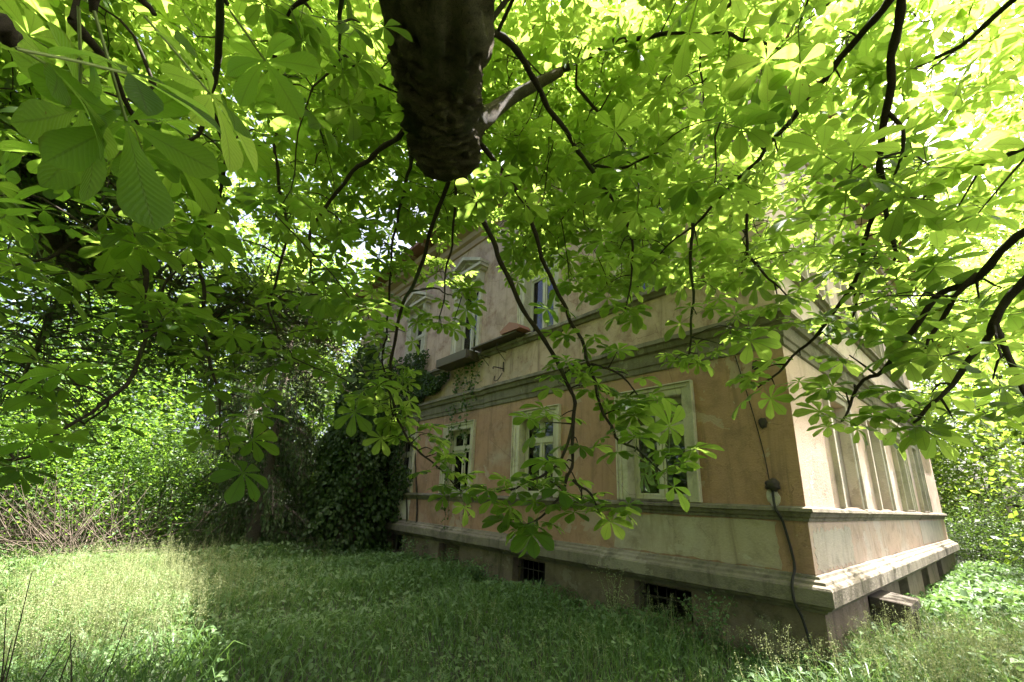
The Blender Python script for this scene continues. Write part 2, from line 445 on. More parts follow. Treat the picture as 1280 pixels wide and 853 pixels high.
# ------------------------------------------------------------------ house frame
AZ = 0.70546
DL = np.array([-math.sin(AZ), math.cos(AZ), 0]); DR = np.array([math.cos(AZ), math.sin(AZ), 0])
K0 = np.array([3.690, 5.472, 0.0])
def house_pt(v, u, z): return K0 + DR * v + DL * u + np.array([0, 0, z])
def to_house(P):
    q = np.asarray(P) - K0
    return q @ DR, q @ DL
LEN_L, LEN_R = 16.0, 13.6
EAVE = 9.7
def FL(a, w, z): return (-w, a, z)             # long facade by the lawn: along, outward, up
def FR(a, w, z): return (a, -w, z)             # gable-side facade

# ------------------------------------------------------------------ ground
def ground_z(x, y):
    return 0.05 * np.sin(0.6 * x + 0.4) * np.cos(0.5 * y) + 0.03 * np.sin(1.7 * x + 1.1 * y)
g = 160; xs = np.sign(np.linspace(-1, 1, g)) * np.abs(np.linspace(-1, 1, g)) ** 2.2 * 260
X, Y = np.meshgrid(xs, xs); Y = Y + 6
Z = ground_z(X, Y) * np.exp(-(X ** 2 + Y ** 2) / 900)
Vg = np.stack([X.ravel(), Y.ravel(), Z.ravel()], 1)
ii = (np.arange(g - 1)[:, None] * g + np.arange(g - 1)[None]).ravel()
ground = link('ground', np_mesh('ground', Vg, [np.stack([ii, ii + 1, ii + g + 1, ii + g], 1)], M['soil'], smooth=True))
tag(ground, kind='structure')

# ------------------------------------------------------------------ house
house = empty('house', tuple(K0), AZ)
tag(house, 'old ochre plastered two storey villa with stone plinth and peeling windows', 'house')

def wall_holes(mb, fr, a0, a1, z0, z1, holes, w=0.0):
    A = sorted(set([a0, a1] + [h[0] for h in holes] + [h[1] for h in holes]))
    Zs = sorted(set([z0, z1] + [h[2] for h in holes] + [h[3] for h in holes]))
    for i in range(len(A) - 1):
        for j in range(len(Zs) - 1):
            ca, cz = (A[i] + A[i + 1]) / 2, (Zs[j] + Zs[j + 1]) / 2
            if any(h[0] < ca < h[1] and h[2] < cz < h[3] for h in holes): continue
            mb.poly([fr(A[i], w, Zs[j]), fr(A[i + 1], w, Zs[j]), fr(A[i + 1], w, Zs[j + 1]), fr(A[i], w, Zs[j + 1])])
    for (h0, h1, y0, y1, d) in holes:          # reveals
        for (p, q) in (((h0, y0), (h1, y0)), ((h1, y0), (h1, y1)), ((h1, y1), (h0, y1)), ((h0, y1), (h0, y0))):
            mb.poly([fr(p[0], w, p[1]), fr(q[0], w, q[1]), fr(q[0], w - d, q[1]), fr(p[0], w - d, p[1])])

L_AX = [2.01, 4.81, 7.74, 10.72, 13.7]
R_AX = [2.3, 4.8, 7.4, 9.9]
HW, G0, G1, U0, U1 = 0.53, 1.80, 3.44, 5.44, 7.62
BZ0, BZ1 = 0.10, 0.57
holesL = [(c - HW, c + HW, G0, G1, 0.30) for c in L_AX] + [(c - 0.5, c + 0.5, U0, U1, 0.30) for c in L_AX]
holesR = [(c - HW, c + HW, G0, G1 + 0.05, 0.13 if k < 2 else 0.3) for k, c in enumerate(R_AX)] + \
         [(c - 0.5, c + 0.5, U0, U1, 0.13 if k < 2 else 0.3) for k, c in enumerate(R_AX)]
mb = MB(); wall_holes(mb, FL, 0, LEN_L, 0.9, EAVE, holesL); mb.build('lawn_side_wall', M['wall'], house)
mb = MB(); wall_holes(mb, FR, 0, LEN_R, 0.9, EAVE, holesR); mb.build('garden_side_wall', M['wall_lit'], house)
mb = MB()
mb.poly([(LEN_R, 0, -0.3), (LEN_R, LEN_L, -0.3), (LEN_R, LEN_L, EAVE), (LEN_R, 0, EAVE)])
mb.poly([(0, LEN_L, -0.3), (LEN_R, LEN_L, -0.3), (LEN_R, LEN_L, EAVE), (0, LEN_L, EAVE)])
mb.build('rear_wall', M['wall'], house)
bl = [(c - 0.47, c + 0.47, BZ0, BZ1, 0.32) for c in (2.01, 4.91, 7.81, 10.7)]
br = [(c - 0.45, c + 0.45, BZ0, BZ1, 0.35) for c in (2.45, 4.8, 7.4, 9.9)]
mb = MB(); wall_holes(mb, FL, -0.05, LEN_L, -0.3, 0.66, bl, 0.05); wall_holes(mb, FR, -0.05, LEN_R + 0.05, -0.3, 0.66, br, 0.05)
mb.poly([(LEN_R + 0.05, -0.05, -0.3), (LEN_R + 0.05, LEN_L, -0.3), (LEN_R + 0.05, LEN_L, 0.66), (LEN_R + 0.05, -0.05, 0.66)])
mb.build('plinth_wall', M['plinth'], house)

def sweep(name, prof, mat):
    """mitred moulding that runs along both facades and turns the far corner"""
    mb = MB(); n = len(prof)
    stations = []
    # extra stations with a slight unevenness so that long edges are not ruler straight
    def st(fn): stations.append([fn(w, z) for w, z in prof])
    for u in np.linspace(LEN_L, 0.35, 150):
        e = random.gauss(0, 0.0015) - (random.uniform(.008, .025) if random.random() < .03 else 0)
        st(lambda w, z: (-(w + (e if w > 0.01 else 0)), u, z + (e if w > 0.01 else 0)))
    st(lambda w, z: (-w, -w, z))
    for a in np.linspace(0.35, LEN_R, 110):
        e = random.gauss(0, 0.0015) - (random.uniform(.008, .025) if random.random() < .03 else 0)
        st(lambda w, z: (a, -(w + (e if w > 0.01 else 0)), z + (e if w > 0.01 else 0)))
    st(lambda w, z: (LEN_R + w, -w, z))
    st(lambda w, z: (LEN_R + w, LEN_L * 0.6, z))
    mb.rings(stations, closed=True, cap=True)
    return mb.build(name, mat, house)
sweep('plinth_cornice', [(-0.02, 1.0), (0.045, 0.985), (0.055, 0.955), (0.115, 0.935), (0.125, 0.905), (0.175, 0.885), (0.19, 0.86), (0.195, 0.70), (0.165, 0.68), (0.15, 0.655), (0.10, 0.635), (0.08, 0.60), (-0.02, 0.59)], M['stone'])
sweep('sill_course', [(-0.02, 1.785), (0.085, 1.755), (0.095, 1.715), (0.065, 1.70), (0.05, 1.655), (0.025, 1.635), (0.02, 1.60), (-0.02, 1.595)], M['stone'])
sweep('string_course', [(-0.02, 4.46), (0.15, 4.41), (0.165, 4.335), (0.125, 4.315), (0.10, 4.235), (0.055, 4.215), (0.05, 4.02), (0.03, 4.0), (0.028, 3.91), (-0.02, 3.88)], M['stone'])
sweep('upper_sill_course', [(-0.02, 5.43), (0.11, 5.395), (0.12, 5.325), (0.07, 5.305), (0.045, 5.25), (-0.02, 5.235)], M['stone'])
sweep('eave_cornice', [(-0.02, 8.95), (0.05, 8.97), (0.06, 9.15), (0.14, 9.2), (0.18, 9.36), (0.42, 9.44), (0.46, 9.6), (-0.02, 9.66)], M['eave_wood'])
# roof: hipped, wide eaves with rafter brackets
mb = MB(); o = 0.8
e0, e1 = [(-o, -o, EAVE), (LEN_R + o, -o, EAVE), (LEN_R + o, LEN_L + o, EAVE), (-o, LEN_L + o, EAVE)], EAVE + 0.12
mb.poly(e0)
top = [(x, y, e1) for x, y, _ in e0]
for i in range(4): mb.poly([e0[i], e0[(i + 1) % 4], top[(i + 1) % 4], top[i]])
ra, rb = (LEN_R / 2, 6.6, EAVE + 3.2), (LEN_R / 2, LEN_L - 6.6, EAVE + 3.2)
mb.poly([top[0], top[1], ra]); mb.poly([top[1], top[2], rb, ra]); mb.poly([top[2], top[3], rb]); mb.poly([top[3], top[0], ra, rb])
roof = mb.build('roof', M['roof'], house)
br_me = None
for fr, ln in ((FL, LEN_L), (FR, LEN_R)):
    for a in np.arange(0.15, ln, 0.95):
        mb = MB(); mb.prism(lambda p, w, z: fr(a + w, p, z), [(0.44, 9.62), (0.74, 9.62), (0.74, 9.69), (0.44, 9.69)], -0.05, 0.05)
        mb.build('rafter_end', M['eave_wood'], roof)

def window(fr, c, hw, z0, z1, kind):
    """sash frame with four panes; surround and hood are its sub-parts"""
    dep = -0.17
    zt = z0 + (z1 - z0) * 0.70
    mb = MB()
    def bar(a0, a1, y0, y1, t=0.05, w=dep): mb.box(fr, a0, a1, w - t, w, y0, y1)
    bar(c - hw + 0.002, c - hw + 0.06, z0 + 0.002, z1 - 0.002, 0.07)
    bar(c + hw - 0.06, c + hw - 0.002, z0 + 0.002, z1 - 0.002, 0.07)
    bar(c - hw + 0.06, c + hw - 0.06, z1 - 0.06, z1 - 0.002, 0.068)
    bar(c - hw + 0.06, c + hw - 0.06, z0 + 0.002, z0 + 0.055, 0.068)
    bar(c - hw + 0.06, c + hw - 0.06, zt - 0.045, zt + 0.045, 0.07, dep + 0.022)
    bar(c - 0.03, c + 0.03, z0 + 0.055, zt - 0.045, 0.05, dep + 0.014)
    bar(c - 0.028, c + 0.028, zt + 0.045, z1 - 0.06, 0.05, dep + 0.010)
    panes = []
    for s in (-1, 1):
        i, e = c + s * 0.03, c + s * (hw - 0.06)
        lo, hi = min(i, e), max(i, e)
        for y0, y1 in ((z0 + 0.055, zt - 0.045), (zt + 0.045, z1 - 0.06)):
            r = 0.045; wd = dep - 0.006
            bar(lo + .001, lo + r, y0, y1, 0.04, wd); bar(hi - r, hi - .001, y0, y1, 0.04, wd)
            bar(lo + r, hi - r, y0 + .001, y0 + r, 0.04, wd); bar(lo + r, hi - r, y1 - r, y1 - .001, 0.04, wd)
            panes.append((lo + r - .004, hi - r + .004, y0 + r - .004, y1 - r + .004, wd - 0.018))
    win = mb.build('window', M['frame'], house, bevel=0.003)
    for (a0, a1, y0, y1, w) in panes:
        p = MB(); p.box(fr, a0, a1, w - 0.004, w, y0, y1); p.build('pane', M['glass'], win)
    s = MB()                                    # stepped surround: two bands each side
    aw = 0.19
    for k in (-1, 1):
        x0 = c + k * hw
        for (p, q, w) in ((0.0, 0.10, 0.035), (0.10, 0.165, 0.055), (0.165, aw, 0.085)):
            lo, hi = sorted((x0 + k * p, x0 + k * q))
            s.box(fr, lo + .001, hi - .001, -0.01, w, z0 - 0.02, z1 + q)
    for (p, q, w) in ((0.0, 0.10, 0.034), (0.10, 0.165, 0.054), (0.165, aw, 0.084)):
        s.box(fr, c - hw - p + .001, c + hw + p - .001, -0.01, w, z1 + p + .001, z1 + q - .001)
    for k in (-1, 1):
        lo, hi = sorted((c + k * hw, c + k * (hw - 0.012)))
        s.box(fr, lo, hi, dep + 0.002, 0.033, z0 + 0.014, z1 - 0.001)
    s.box(fr, c - hw + .013, c + hw - .013, dep + 0.002, 0.032, z1 - 0.013, z1 - 0.002)
    s.build('surround', M['trim'], win, bevel=0.006)
    sl = MB(); sl.box(fr, c - hw + .01, c + hw - .01, dep, 0.05, z0 - 0.03, z0 + 0.012); sl.build('sill', M['stone'], win, bevel=0.006)
    if kind == 'pediment':
        h = MB(); b = z1 + aw + 0.14
        h.box(fr, c - hw - aw, c + hw + aw, -0.01, 0.05, z1 + aw + .001, b)
        h.box(fr, c - hw - aw - 0.16, c + hw + aw + 0.16, -0.01, 0.30, b, b + 0.09)
        h.box(fr, c - hw - aw - 0.09, c + hw + aw + 0.09, -0.01, 0.20, b - 0.07, b)
        W = hw + aw + 0.18; ap = b + 0.52
        h.prism(fr, [(c - W + .1, b + .09), (c + W - .1, b + .09), (c, ap - 0.09)], -0.01, 0.08)
        for k in (-1, 1):
            h.prism(fr, [(c + k * W, b + .092), (c + k * (W + .01), b + .18), (c, ap + .05), (c, ap - .06)], -0.01, 0.32)
            h.prism(fr, [(c + k * (W - .1), b + .092), (c, ap - .062), (c, ap - .13), (c + k * (W - .3), b + .092)], -0.01, 0.18)
        h.build('pediment', M['trim'], win)
        for k in (-1, 1):
            cs = MB(); x = c + k * (hw + 0.11)
            cs.prism(lambda p, w, z: fr(x + w, p, z), [(0, z1 - 0.22), (0.09, z1 - 0.2), (0.07, z1 - 0.08), (0.17, z1 + 0.02), (0.2, z1 + 0.14), (0.2, b - 0.075), (0, b - 0.075)], -0.075, 0.075)
            cs.build('console', M['trim'], win, bevel=0.008)
    elif kind == 'hood':
        h = MB(); b = z1 + aw
        h.box(fr, c - hw - aw, c + hw + aw, -0.01, 0.06, b + .001, b + 0.06)
        h.box(fr, c - hw - aw - 0.05, c + hw + aw + 0.05, -0.01, 0.13, b + 0.06, b + 0.12)
        h.build('hood', M['trim'], win, bevel=0.006)
    return win
for c in L_AX: window(FL, c, HW, G0, G1, 'plain')
for c in L_AX: window(FL, c, 0.5, U0, U1, 'pediment')
for c in R_AX[2:]:
    window(FR, c, HW, G0, G1 + 0.05, 'hood'); window(FR, c, 0.5, U0, U1, 'hood')
for c in R_AX[:2]:
    for hw, z0, z1 in ((HW, G0, G1 + 0.05), (0.5, U0, U1)):
        b = MB(); b.box(FR, c - hw - .02, c + hw + .02, -0.16, -0.125, z0 - .02, z1 + .02)
        bw = b.build('blind_window', M['niche'], house)
        s = MB()
        for k in (-1, 1):
            for (p, q, w) in ((0.0, 0.10, 0.035), (0.10, 0.19, 0.07)):
                lo, hi = sorted((c + k * (hw + p), c + k * (hw + q)))
                s.box(FR, lo + .001, hi - .001, -0.01, w, z0 - 0.02, z1 + q)
        s.box(FR, c - hw, c + hw, -0.01, 0.034, z1 + .001, z1 + 0.10); s.box(FR, c - hw - .1, c + hw + .1, -0.01, 0.068, z1 + 0.101, z1 + 0.19)
        for k in (-1, 1):
            lo, hi = sorted((c + k * hw, c + k * (hw - 0.012)))
            s.box(FR, lo, hi, -0.123, 0.033, z0 + 0.001, z1 - 0.001)
        s.build('surround', M['white_patch'], bw, bevel=0.006)
# cellar openings
for k, c in enumerate((2.01, 4.91, 7.81, 10.7)):
    m_ = MB()
    m_.box(FL, c - 0.47, c - 0.41, -0.2, -0.12, BZ0, BZ1); m_.box(FL, c + 0.41, c + 0.47, -0.2, -0.12, BZ0, BZ1); m_.box(FL, c - .41, c + .41, -0.2, -0.12, BZ1 - 0.05, BZ1 - .002)
    cw = m_.build('cellar_window', M['dark_wood'], house)
    if k == 2:
        b = MB(); b.box(FL, c - .41, c + .41, -0.19, -0.15, BZ0, BZ1 - .05); b.build('board', M['plinth'], cw)
        t = MB(); t.tube([FL(c + .3, -0.1, 0.16), FL(c - .28, -0.08, 0.24)], 0.014); t.build('iron_rod', M['iron'], cw)
    else:
        for x in np.linspace(-0.3, 0.3, 5):
            t = MB(); t.tube([FL(c + x, -0.1, BZ0 - .02), FL(c + x, -0.1, BZ1 + .01)], 0.009, 6); t.build('bar', M['iron'], cw)
        t = MB(); t.box(FL, c - .47, c + .47, -0.107, -0.093, 0.36, 0.385); t.build('cross_bar', M['iron'], cw)
for c in (4.8, 7.4, 9.9):
    m_ = MB(); m_.box(FR, c - 0.45, c + 0.45, -0.22, -0.16, BZ0, BZ1); m_.build('cellar_shutter', M['dark_wood'], house)
hb = MB()
hb.prism(lambda p, w, z: FR(2.45 + w, p, z), [(0.053, 0.575), (0.50, 0.53), (0.50, 0.41), (0.053, 0.43)], -0.42, 0.42)
hatch = hb.build('cellar_hatch', M['dark_stone'], house, bevel=0.01)
for k in (-1, 1):
    c_ = MB(); c_.prism(lambda p, w, z: FR(2.45 + k * 0.34 + w, p, z), [(0.052, -0.2), (0.46, -0.2), (0.46, 0.41), (0.052, 0.427)], -0.06, 0.06); c_.build('cheek', M['dark_stone'], hatch)

def blotch(fr, a0, a1, z0, z1, n, jit, w=0.006, seed=1):
    rr = random.Random(seed); pts = []
    for i in range(n): pts.append((a0 + (a1 - a0) * i / n, z0 + rr.uniform(-jit, jit)))
    for i in range(n // 2): pts.append((a1 + rr.uniform(-jit, jit), z0 + (z1 - z0) * i / (n // 2)))
    for i in range(n): pts.append((a1 - (a1 - a0) * i / n, z1 + rr.uniform(-jit, jit)))
    for i in range(n // 2): pts.append((a0 + rr.uniform(-jit, jit), z1 - (z1 - z0) * i / (n // 2)))
    mb = MB(); mb.prism(fr, pts, -0.01, w); return mb
blotch(FL, 0.36, 2.86, 1.015, 1.575, 22, 0.018, seed=3).build('plaster_patch', M['patch'], house)
blotch(FL, 10.1, 11.4, 1.02, 1.57, 12, 0.02, seed=4).build('plaster_patch', M['white_patch'], house)
blotch(FR, 8.5, 12.6, 1.03, 1.56, 14, 0.015, seed=5).build('plaster_patch', M['white_patch'], house)
blotch(FR, 0.12, 1.9, 1.02, 1.5, 26, 0.045, 0.004, seed=6).build('plaster_patch', M['white_patch'], house)
# cable, junction box, anchors, hooks
t = MB(); t.tube(smooth_path([FL(0.62, 0.012, 3.88), FL(0.50, 0.018, 3.2), FL(0.40, 0.012, 2.5), FL(0.36, 0.03, 2.06)], 14), 0.006, 5); t.build('thin_cable', M['rubber'], house, smooth=True)
t = MB(); t.tube(smooth_path([FL(0.33, 0.05, 2.06), FL(0.33, 0.06, 1.9), FL(0.31, 0.11, 1.76), FL(0.29, 0.112, 1.70), FL(0.26, 0.05, 1.58), FL(0.22, 0.03, 1.3), FL(0.2, 0.035, 1.06), FL(0.2, 0.15, 0.95), FL(0.2, 0.215, 0.84), FL(0.19, 0.215, 0.68), FL(0.15, 0.16, 0.52), FL(0.1, 0.15, 0.2), FL(0.08, 0.2, -0.05)], 50), 0.015, 7); cb = t.build('thick_cable', M['rubber'], house, smooth=True)
def lump(fr, a, z, ra, rz, w, seed, n=14):
    rr = random.Random(seed); m_ = MB()
    ang = [2 * math.pi * i / n for i in range(n)]; j = [rr.uniform(.75, 1.15) for _ in range(n)]
    m_.rings([[fr(a + math.cos(t) * ra * s * j[i], ww, z + math.sin(t) * rz * s * j[i]) for i, t in enumerate(ang)] for s, ww in ((1.0, -0.01), (0.95, w * .55), (0.6, w), (0.05, w * 1.02))])
    return m_
lump(FL, 0.33, 2.03, 0.095, 0.085, 0.10, 21, 20).build('cable_box', M['iron'], house, smooth=True)
lump(FL, 0.35, 1.88, 0.085, 0.13, 0.02, 12).build('mortar_lump', M['white_patch'], house)
for a, z in ((0.36, 3.68), (0.36, 2.86)):
    lump(FL, a, z, 0.055, 0.085, 0.03, int(a * 10 + z)).build('anchor_plate', M['iron'], house)
t = MB()
t.tube([FL(6.0, 0.0, 4.72), FL(6.0, 0.03, 4.72), FL(6.0, 0.03, 4.95)], 0.016, 6)
t.tube(smooth_path([FL(6.0, 0.0, 4.78), FL(6.0, 0.32, 4.76), FL(6.0, 0.34, 4.70)], 8), 0.012, 6)
t.tube(smooth_path([FL(6.05, 0.02, 4.68), FL(6.1, 0.1, 4.5), FL(6.22, 0.12, 4.5), FL(6.24, 0.1, 4.62)], 12), 0.011, 6)
t.build('wall_hook', M['iron'], house)
for a in (5.95, 6.6):
    t = MB(); t.tube([FL(a, 0, 5.2), FL(a, 0.3, 5.2), FL(a, 0.3, 5.38)], 0.012, 6); t.tube([FL(a, 0.02, 4.98), FL(a, 0.29, 5.19)], 0.009, 6); t.build('ledge_bracket', M['iron'], house)
t = MB(); t.box(FL, 5.2, 6.98, 0.02, 0.36, 5.44, 5.475); t.build('sheet_ledge', M['dark_wood'], house)
t = MB(); t.box(FL, 7.02, 8.5, 0.02, 0.48, 5.20, 5.24); t.box(FL, 7.02, 8.5, 0.44, 0.475, 5.241, 5.44); t.box(FL, 7.0, 7.03, 0.02, 0.44, 5.241, 5.42); t.build('flower_trough', M['dark_wood'], house, bevel=0.005)
t = MB(); t.prism(FL, [(5.0, 5.48), (5.7, 5.49), (5.75, 5.56), (5.4, 5.72), (5.1, 5.6)], 0.05, 0.4); t.build('rotten_shutter', M['red_wood'], house)
# things seen inside
pot = empty('potted_flower', tuple(house_pt(0.34, 4.86, G0 + 0.03)), AZ)
tag(pot, 'pink flower in a pot behind the middle ground floor window', 'flower')
mm = MB(); mm.rings([[(r * math.cos(a), r * math.sin(a), z) for a in np.linspace(0, 6.283, 13)[:-1]] for r, z in ((0.06, 0), (0.08, 0.15), (0.085, 0.16))]); mm.build('pot', M['red_wood'], pot)
mm = MB(); mm.tube([(0, 0, 0.14), (0.01, 0.02, 0.4), (0, 0.01, 0.6)], 0.008, 5); mm.build('stem', M['petiole'], pot)
mm = MB()
for k in range(26):
    a = random.uniform(0, 6.28); e = random.uniform(-0.7, 1.4); d = Vector((math.cos(a) * math.cos(e), math.sin(a) * math.cos(e), math.sin(e)))
    s = d.orthogonal().normalized() * 0.03; b = Vector((0, 0, 0.62))
    mm.poly([b, b + d * .06 + s, b + d * .11, b + d * .06 - s])
mm.build('blossom', M['pink'], pot)

# ------------------------------------------------------------------ the horse chestnut overhead
UPW = np.array([0, 0, 1.0])
def norm(v): return v / (np.linalg.norm(v) + 1e-9)

def leaf_geom(stations, nleaf, seed):
    """palmate leaf: hub at the origin, stalk towards -Y, blade facing +Z. Returns V, quads, tris, uv, quad material"""
    rr = np.random.default_rng(seed)
    t = np.array(stations)
    hw = np.interp(t, [0, .08, .2, .4, .6, .75, .87, .95, 1], [.012, .022, .055, .125, .19, .225, .195, .11, .012])
    V = []; Q = []; UV = []; MI = []
    span = R(292 if nleaf == 7 else 232)
    for k in range(nleaf):
        f = k / (nleaf - 1) - 0.5
        ang = f * span + rr.normal(0, .07)
        L = (1.0 - 0.95 * abs(f) ** 1.5) * rr.uniform(.92, 1.06)
        droop = rr.uniform(.12, .42) + .15 * abs(f)
        fold = rr.uniform(.05, .28); tw = rr.normal(0, .2); lift = rr.uniform(.02, .14)
        d = np.array([math.sin(ang), math.cos(ang), 0]); s = np.array([math.cos(ang), -math.sin(ang), 0])
        b = len(V)
        for i, tt in enumerate(t):
            c = d * (tt * L * (1 - .12 * droop)) + UPW * (L * (lift * tt - droop * tt ** 2.1))
            wv = hw[i] * L * (1 + (.014 if len(t) > 12 and i > 2 else 0) * (-1) ** i)
            wob = .02 * math.sin(tt * 17 + k)
            V.append(c + s * wv + UPW * (wv * (fold + tw) + wob * wv)); UV.append((1, tt))
            V.append(c); UV.append((.5, tt))
            V.append(c - s * wv + UPW * (wv * (fold - tw) - wob * wv)); UV.append((0, tt))
        for i in range(len(t) - 1):
            for j in (0, 1):
                Q.append([b + 3 * i + j, b + 3 * i + j + 1, b + 3 * i + 4 + j, b + 3 * i + 3 + j]); MI.append(0)
    b = len(V); pl = .85; r = .014                      # stalk
    for (y, z) in ((0, 0), (-pl * .5, -.04), (-pl, -.1)):
        for (x, zz) in ((r, 0), (-r, 0), (0, 1.6 * r)):
            V.append(np.array([x, y, z + zz - r])); UV.append((.5, .5))
    for i in range(2):
        for j in range(3):
            Q.append([b + 3 * i + j, b + 3 * i + (j + 1) % 3, b + 3 * i + 3 + (j + 1) % 3, b + 3 * i + 3 + j]); MI.append(1)
    return np.array(V), np.array(Q), np.array(UV), np.array(MI)
HI = [leaf_geom([0, .1, .2] + [.28 + .045 * i for i in range(15)] + [.95, .98, 1], n, s) for n, s in ((7, 1), (7, 2), (5, 3), (7, 4), (5, 5))]
def leaf_small(nleaf, seed):
    rr = np.random.default_rng(seed); V = []; Q = []; UV = []
    span = R(292 if nleaf == 7 else 232)
    for k in range(nleaf):
        f = k / (nleaf - 1) - .5; ang = f * span + rr.normal(0, .07); L = (1.0 - .95 * abs(f) ** 1.5) * rr.uniform(.92, 1.06)
        dr_ = rr.uniform(.1, .4); d = np.array([math.sin(ang), math.cos(ang), 0]); s = np.array([math.cos(ang), -math.sin(ang), 0]); fo = rr.uniform(.02, .06); b = len(V)
        for (t, w, z, u) in ((0, 0, 0, .5), (1, 0, -dr_, .5), (.46, .14, fo - dr_ * .18, 1), (.82, .2, fo - dr_ * .62, 1), (.46, -.14, fo - dr_ * .18, 0), (.82, -.2, fo - dr_ * .62, 0)):
            V.append(d * t * L + s * w * L + UPW * z * L); UV.append((u, t))
        Q += [[b, b + 2, b + 3, b + 1], [b, b + 1, b + 5, b + 4]]
    return np.array(V), np.array(Q), np.array(UV), np.zeros(len(Q), int)
VLO = [leaf_small(n, s) for n, s in ((7, 1), (7, 2), (5, 3), (7, 4), (5, 5))]
LO = [leaf_geom([0, .3, .62, .86, 1], n, s) for n, s in ((7, 1), (7, 2), (5, 3), (7, 4), (5, 5))]

leaves = []       # (tip, direction, scale) of every leaf: hub position and axes worked out below
def add_leaf(tip, out, scale, upness=1.0):
    y = norm(out); n = norm(UPW * upness + y * rng.uniform(.0, .55) + rng.normal(0, .28, 3))
    n = norm(n - y * (n @ y)); x = np.cross(y, n)
    hub = tip + y * (.85 * scale)
    leaves.append((hub, x, y, n, scale))
def cluster(tip, d, nl, sc):
    d = norm(d)
    h = np.cross(d, UPW); h = norm(h) if np.linalg.norm(h) > .2 else np.array([1., 0, 0])
    w = np.cross(h, d)
    a0 = rng.uniform(0, 6.28)
    for k in range(nl):
        a = a0 + 6.283 * k / nl + rng.normal(0, .3)
        o = h * math.cos(a) + w * math.sin(a) + d * rng.uniform(.3, .9)
        o[2] = o[2] * .5 + rng.uniform(-.12, .3)
        add_leaf(tip - d * rng.uniform(0, .05), o, sc * rng.uniform(.55, 1.12), 1.0)

twigs = Bulk()
nodes = []        # skeleton points to which further twigs may attach
chestnut = empty('chestnut_tree', (-0.9, -2.6, 0))
tag(chestnut, 'horse chestnut with drooping leafy branches and thick sawn limb hanging over the lawn', 'tree')
def cpart(name, P, rad, mat, sides=7, knob=0.0):
    P = np.asarray(P) - np.array([-0.9, -2.6, 0])
    return tube_mesh(name, P, rad, mat, sides, knob, chestnut)

# trunk behind the viewer, and the big limb that comes forward overhead
tr = smooth_path([(-0.9, -2.6, -.2), (-0.9, -2.55, 1.0), (-0.8, -2.45, 2.4), (-0.75, -2.4, 4.0), (-0.7, -2.5, 6.5), (-.6, -2.6, 9.0)], 26)
cpart('trunk', tr, np.interp(np.linspace(0, 1, 26), [0, .08, .3, .6, 1], [.52, .40, .36, .30, .14]), M['bark'], 14, .05)
LB = [at(545, 0, 2.45), at(547, 60, 2.55), at(549, 120, 2.7), at(556, 170, 2.83), at(556, 214, 2.95)]
lim = smooth_path([(-0.75, -2.3, 3.6), (-.6, -1.2, 4.05), (-.48, -.1, 4.05)] + LB, 44)
lr = np.interp(np.linspace(0, 1, 44), [0, .4, .62, .74, .86, .93, .98, 1], [.30, .24, .225, .215, .215, .205, .15, .10])
from mathutils import noise as mnoise
lim2 = smooth_path(lim, 260); lr2 = np.interp(np.linspace(0, 1, 260), np.linspace(0, 1, 44), lr)
lV, lF = tube_np(lim2, lr2, 48)
cen = np.repeat(lim2, 48, 0); ringk = np.repeat(np.arange(260), 48); angk = np.tile(np.linspace(0, 6.283, 48, endpoint=False), 260)
for i in range(len(cen)):
    c_, s_ = math.cos(angk[i]), math.sin(angk[i]); al = ringk[i] * .023
    a1 = mnoise.noise((c_ * 2.6, s_ * 2.6, al * 1.1)); a2 = mnoise.noise((c_ * 6.5 + 9, s_ * 6.5, al * 4.5 + a1)); a3 = mnoise.noise((c_ * 13, s_ * 13 + 5, al * 12))
    k_ = 1 + .12 * a1 - .20 * (1 - min(1, abs(a2) * 3.0)) ** 1.5 + .10 * a3
    lV[i] = cen[i] + (lV[i] - cen[i]) * k_
i_ = np.arange(48); j_ = (i_ + 1) % 48; e_ = 259 * 48
lV = lV - np.array([-0.9, -2.6, 0])
limb = link('sawn_limb', np_mesh('sawn_limb', lV, [lF, np.stack([e_ + i_, e_ + j_, np.full(48, 260 * 48 + 1)], 1)], M['bark'], smooth=True), chestnut)
limb['label'] = 'thick dark bark limb with a blunt sawn end'
kn = smooth_path([at(565, 150, 2.80), at(588, 150, 2.82), at(606, 146, 2.9), at(640, 122, 3.2), at(700, 90, 3.5)], 16)
cpart('branch', kn, np.interp(np.linspace(0, 1, 16), [0, .25, .4, .6, 1], [.13, .115, .075, .045, .03]), M['bark'], 12, .06)
cutp = LB[-1] - np.array([-0.9, -2.6, 0])

BR = []           # branches: (pixel path with distances, start radius, first leaf fraction, leaf scale, leaf spacing)
def br(pts, r0, leaf0=.35, sc=.165, gap=.13, r1=.004, near=True): BR.append((pts, r0, leaf0, sc, gap, r1))
E_ = 2.9
br([(575, 205, 2.9), (600, 265, 2.85), (630, 330, 2.8), (661, 397, 2.75), (695, 450, 2.7), (716, 505, 2.65), (718, 560, 2.6), (711, 602, 2.55), (688, 640, 2.5), (655, 656, 2.45)], .017, .45, .16, .10)
br([(716, 600, 2.55), (735, 618, 2.55), (748, 640, 2.5)], .006, .3, .15, .1)
br([(716, 530, 2.6), (700, 575, 2.55), (672, 600, 2.5), (640, 610, 2.4)], .007, .35, .15, .1)
br([(600, 180, 2.9), (640, 230, 2.85), (667, 285, 2.8), (691, 355, 2.8), (712, 395, 2.75), (738, 455, 2.7), (750, 505, 2.65), (772, 548, 2.6), (805, 572, 2.5), (830, 590, 2.45)], .014, .4, .155, .10)
br([(738, 455, 2.7), (775, 470, 2.7), (800, 500, 2.7)], .006, .3, .15, .1)
br([(520, 150, 2.85), (470, 190, 3.0), (432, 225, 3.1), (393, 285, 3.2), (389, 333, 3.2), (396, 375, 3.2)], .015, .5, .15, .12)
